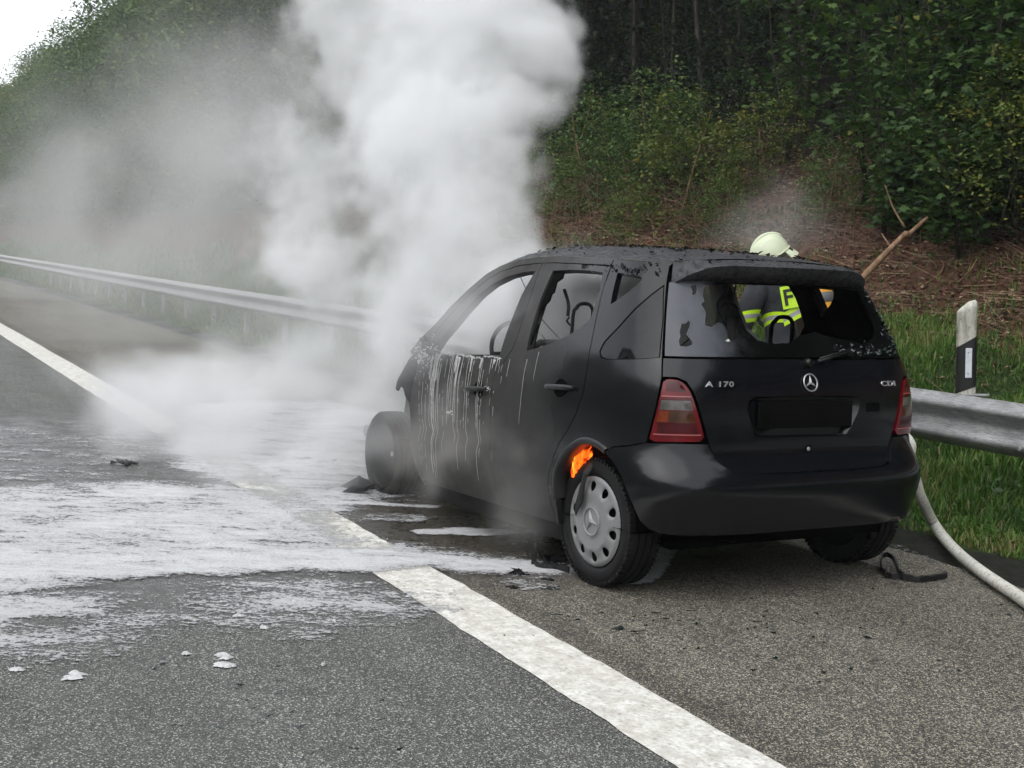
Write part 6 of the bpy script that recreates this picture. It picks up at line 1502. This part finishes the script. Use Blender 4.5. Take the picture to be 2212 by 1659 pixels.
# ================================================================== smoke (real volumes, standing where the smoke stands)
def smoke(name, label, blobs, lo, hi, vox, K, warp, wscale, edge, color, det=5, thr=(.30, .62), aniso=.0, base=None, amp=3.2):
    """blobs: (centre, radius xyz, weight). Density = soft sum of ellipsoids torn by noise."""
    ng = bpy.data.node_groups.new(name, 'GeometryNodeTree'); ng.interface.new_socket('Geometry', in_out='INPUT', socket_type='NodeSocketGeometry'); ng.interface.new_socket('Geometry', in_out='OUTPUT', socket_type='NodeSocketGeometry')
    nd = ng.nodes; lk = ng.links; go = nd.new('NodeGroupOutput'); pos = nd.new('GeometryNodeInputPosition').outputs[0]
    def vm(op, a, b=None, c=None):
        q = nd.new('ShaderNodeVectorMath'); q.operation = op
        for k, w in ((0, a), (1, b), (2, c)):
            if w is None: continue
            if isinstance(w, (tuple, list, Vector)): q.inputs[k].default_value = tuple(w)
            elif isinstance(w, (int, float)): q.inputs['Scale'].default_value = w
            else: lk.new(w, q.inputs[k])
        return q.outputs['Value'] if op in ('LENGTH', 'DISTANCE', 'DOT_PRODUCT') else q.outputs[0]
    def mt(op, a, b=None, c=None, clamp=False):
        q = nd.new('ShaderNodeMath'); q.operation = op; q.use_clamp = clamp
        for k, w in ((0, a), (1, b), (2, c)):
            if w is None: continue
            if isinstance(w, (int, float)): q.inputs[k].default_value = w
            else: lk.new(w, q.inputs[k])
        return q.outputs[0]
    def nz(v, s_, d, r_=.6, color_=False):
        q = nd.new('ShaderNodeTexNoise'); q.noise_dimensions = '3D'; q.inputs['Scale'].default_value = s_; q.inputs['Detail'].default_value = d; q.inputs['Roughness'].default_value = r_
        lk.new(v, q.inputs['Vector']); return q.outputs['Color' if color_ else 'Factor' if 'Factor' in q.outputs else 0]
    wn = vm('SUBTRACT', nz(pos, wscale, 3, .55, True), (.5, .5, .5)); q = nd.new('ShaderNodeVectorMath'); q.operation = 'SCALE'; lk.new(wn, q.inputs[0]); q.inputs['Scale'].default_value = warp
    p2 = vm('ADD', pos, q.outputs[0]); tot = None
    for (c, r_, w) in blobs:
        d = vm('LENGTH', vm('DIVIDE', vm('SUBTRACT', p2, tuple(c)), tuple(r_)))
        t = mt('SUBTRACT', 1.0, mt('MULTIPLY', d, .62), clamp=True); t = mt('MULTIPLY', mt('MULTIPLY', t, t), w*1.9)
        tot = t if tot is None else mt('ADD', tot, t)
    n2 = mt('ADD', mt('MULTIPLY', nz(p2, edge, det, .62), .62), mt('MULTIPLY', nz(p2, edge*3.3, 4, .6), .38))
    f = mt('ADD', mt('MINIMUM', tot, 1.15), mt('MULTIPLY', mt('SUBTRACT', n2, .5), amp))
    q = nd.new('ShaderNodeMapRange'); q.interpolation_type = 'SMOOTHSTEP'; lk.new(f, q.inputs[0]); q.inputs[1].default_value = thr[0]; q.inputs[2].default_value = thr[1]; q.inputs[3].default_value = 0; q.inputs[4].default_value = 1
    dn = mt('MULTIPLY', q.outputs[0], mt('MINIMUM', mt('MULTIPLY', tot, 2.0), 1.0))
    if base: dn = mt('ADD', dn, mt('MULTIPLY', mt('MULTIPLY', mt('SUBTRACT', nz(pos, base[1], 4), .42), 4, clamp=True), mt('MULTIPLY', mt('MINIMUM', tot, 1.0), base[0])))
    dn = mt('MULTIPLY', dn, K); dn = mt('MULTIPLY', dn, mt('GREATER_THAN', dn, K*.004))
    vc = nd.new('GeometryNodeVolumeCube'); lk.new(dn, vc.inputs['Density']); vc.inputs['Background'].default_value = 0
    vc.inputs['Min'].default_value = tuple(lo); vc.inputs['Max'].default_value = tuple(hi)
    for k, ax_ in enumerate('XYZ'): vc.inputs['Resolution '+ax_].default_value = max(4, int((hi[k]-lo[k])/vox))
    mt_ = bpy.data.materials.new(name); mt_.use_nodes = True; t = mt_.node_tree; t.nodes.clear(); o_ = t.nodes.new('ShaderNodeOutputMaterial'); pv = t.nodes.new('ShaderNodeVolumePrincipled')
    pv.inputs['Color'].default_value = (*color, 1); pv.inputs['Density'].default_value = 1.0; pv.inputs['Anisotropy'].default_value = aniso; t.links.new(pv.outputs[0], o_.inputs['Volume'])
    sm = nd.new('GeometryNodeSetMaterial'); sm.inputs['Material'].default_value = mt_; lk.new(vc.outputs[0], sm.inputs[0]); lk.new(sm.outputs[0], go.inputs[0])
    vd = bpy.data.volumes.new(name); vd.materials.append(mt_); o = link(bpy.data.objects.new(name, vd)); md = o.modifiers.new('smoke', 'NODES'); md.node_group = ng
    tag(o, label, 'smoke', kind='stuff'); return o
def B(px, py, d, rpx, w=1.0, sx=1.0, sz=1.0, deep=1.0):
    c = at(px, py, d); r_ = rpx*d/F_PX; return (c, (r_*deep, r_*sx, r_*sz), w)
BIG = lambda L, k: [(c, tuple(x*k for x in r_), w) for c, r_, w in L]
plume = BIG([B(960, 700, 8.3, 70), B(990, 620, 8.5, 95), B(1085, 550, 8.8, 80), B(930, 520, 8.8, 110), B(1060, 480, 8.9, 95), B(960, 400, 9.1, 120), B(1100, 400, 9.2, 80), B(1130, 300, 9.3, 70),
    B(1000, 290, 9.4, 120), B(880, 320, 9.4, 90, .8), B(1060, 190, 9.6, 75), B(950, 180, 9.8, 120), B(840, 230, 9.8, 90, .85), B(790, 140, 10, 90, .75), B(1150, 70, 9.8, 105), B(1200, 130, 9.8, 75), B(1000, 50, 10, 130), B(870, 40, 10.2, 130, .9), B(1090, -60, 10.2, 140), B(900, -90, 10.4, 180), B(740, -40, 10.4, 120, .7),
    B(860, 600, 9.2, 110, .8), B(800, 480, 9.6, 110, .75), B(1100, 640, 8.3, 60, .8), B(760, 320, 10, 100, .7), B(700, 60, 10.4, 110, .7), B(760, 620, 9.6, 90, .65), B(690, 180, 10.6, 90, .6), B(660, 420, 11, 130, .55), B(700, 540, 10.4, 130, .65), B(600, 300, 11, 120, .45), B(560, 520, 11, 120, .45), B(620, 90, 11, 120, .45), B(640, 640, 10.2, 120, .5), B(820, 700, 9.2, 110, .7)], 1.12)
smoke('smoke_plume', 'thick white smoke plume billowing up from the front of the car', plume, (1.5, -4.8, .4), (9.0, 4.2, 4.8), .036, 4.4, 1.5, 1.2, 2.1, (.985, .988, .99), det=8, thr=(.35, 1.25), amp=3.4)
low = BIG([B(850, 820, 8.6, 90, 1.0), B(760, 800, 9.0, 100, .8), B(250, 880, 10, 120, .7, sz=.8), B(640, 820, 10, 120, .8), B(520, 800, 11, 120, .6), B(860, 900, 8.0, 70, .9), B(330, 900, 9.2, 110, .75, sz=.8), B(460, 900, 9.2, 110, .8, sz=.8), B(800, 930, 8.4, 90, .8), B(740, 880, 8.8, 100, .7), B(700, 980, 8.2, 90, .8, sz=.7), B(600, 1000, 8.0, 90, .7, sz=.6), B(480, 1000, 8.0, 90, .6, sz=.6), B(380, 1000, 8.2, 70, .5, sz=.5), B(270, 960, 8.8, 80, .6, sz=.7), B(420, 930, 9.4, 100, .7), B(560, 900, 9.6, 110, .8), B(200, 930, 10, 90, .5), B(780, 760, 9.6, 90, .6), B(880, 700, 9.4, 60, .7)], 1.3)
smoke('ground_smoke', 'low white steam rolling over the wet road from under the front of the car', low, (1.2, -3.2, -.02), (9.2, 4.2, 2.2), .05, 2.0, 1.6, .9, 1.3, (.985, .988, .99), det=6, thr=(.15, 1.3), amp=3.0)
wisp = BIG([B(960, 1100, 6.9, 55, .55), B(1085, 1100, 6.5, 55, .40), B(1020, 1000, 6.9, 60, .35), B(800, 1040, 7.6, 55, .35), B(1120, 960, 6.5, 50, .3), B(1180, 1140, 6.2, 40, .2), B(1100, 780, 6.9, 80, .35), B(960, 830, 7.3, 70, .45), B(1010, 620, 7.4, 60, .5), B(1260, 950, 6.2, 40, .25), B(1000, 900, 6.9, 90, .5), B(900, 980, 7.0, 70, .5), B(1090, 1010, 6.6, 80, .45)], 1.5)
smoke('door_wisps', 'thin grey smoke drifting out from under the burnt doors', wisp, (-.6, .3, .0), (3.4, 2.6, 2.0), .045, 1.9, 1.2, 1.4, 2.0, (.74, .72, .70), det=5, thr=(.1, 1.3), amp=3.0)
veil = [B(930, 700, 7.0, 120, .9), B(1000, 610, 7.0, 100, .8), B(870, 800, 7.1, 110, .9), B(1080, 560, 7.1, 80, .6), B(800, 760, 7.6, 120, .7), B(1000, 720, 6.8, 90, .6), B(840, 950, 7.2, 80, .6)]
smoke('front_veil', 'thin white smoke veiling the windscreen pillar and the front of the car', veil, (.4, .2, .2), (4.0, 3.0, 2.3), .045, 1.7, 1.3, 1.2, 2.0, (.98, .98, .985), det=6, thr=(.1, 1.3), amp=2.8)
inside = [((1.3, .1, 1.15), (.9, .65, .35), .75), ((.6, .2, 1.15), (.6, .5, .3), .55), ((1.9, 0, 1.0), (.6, .6, .4), .8)]
smoke('cabin_smoke', 'grey smoke filling the burnt cabin', inside, (.25, -.75, .75), (2.4, .80, 1.5), .045, 9.0, .25, 2.0, 3.0, (.95, .95, .95), det=3, thr=(.2, .9))
roofw = BIG([B(1240, 520, 10.5, 60, .5), B(1560, 490, 11, 60, .35), B(1640, 470, 11, 70, .5, sz=.9), B(1730, 470, 11, 75, .55), B(1800, 490, 11, 60, .4), B(1700, 430, 11, 60, .35), B(1960, 860, 9.4, 40, .3), B(1975, 950, 8.6, 25, .4)], 1.35)
smoke('bank_wisps', 'faint smoke hanging over the bank above the helmet', roofw, (.5, -7.2, .2), (8.5, -1.2, 3.4), .07, .42, 1.5, .8, 1.0, (.95, .95, .95), det=5, thr=(.1, 1.3), amp=2.4)
drift = BIG([B(620, 700, 13, 200, .8), B(500, 560, 16, 190, .9), B(650, 450, 16, 200, .8), B(350, 560, 20, 170, .8), B(200, 560, 26, 140, 1.0), B(60, 540, 32, 120, .8), B(700, 300, 15, 200, .8), B(520, 330, 18, 220, .6), B(330, 330, 24, 200, .35), B(650, 120, 15, 200, .8), B(480, 120, 18, 200, .5), B(150, 350, 32, 200, .3), B(780, 560, 12, 160, .8), B(80, 300, 36, 150, .4), B(200, 420, 28, 180, .7), B(450, 650, 15, 130, .8), B(250, 600, 20, 120, .8), B(100, 440, 34, 150, .7), B(420, 430, 20, 180, .8), B(300, 640, 18, 130, .8), B(100, 620, 22, 110, .7), B(480, 700, 14, 130, .8), B(330, 780, 16, 150, .5), B(120, 760, 18, 150, .45), B(500, 850, 12, 130, .5), B(820, 400, 13, 150, .7), B(400, 250, 24, 200, .6), B(700, 600, 12, 170, .7)], 1.35)
smoke('drifting_smoke', 'thin veil of smoke drifting along the road in front of the wood', drift, (4, -13, 0), (40, 4, 11), .15, .135, 4.2, .35, .55, (.985, .988, .99), det=8, thr=(.15, 1.3), base=(.25, .25), amp=3.0)
# damp hazy air over the whole place
mb = MB(); mb.box((160, -60, 19), (560, 420, 42)); hz = mb.build('haze')
hm = bpy.data.materials.new('haze'); hm.use_nodes = True; t = hm.node_tree; t.nodes.clear(); o_ = t.nodes.new('ShaderNodeOutputMaterial'); pv = t.nodes.new('ShaderNodeVolumePrincipled'); pv.inputs['Density'].default_value = .0007; pv.inputs['Color'].default_value = (.90, .94, 1, 1); t.links.new(pv.outputs[0], o_.inputs['Volume'])
hz.data.materials.append(hm); tag(hz, 'pale damp haze over the road and wood', 'haze', kind='stuff')
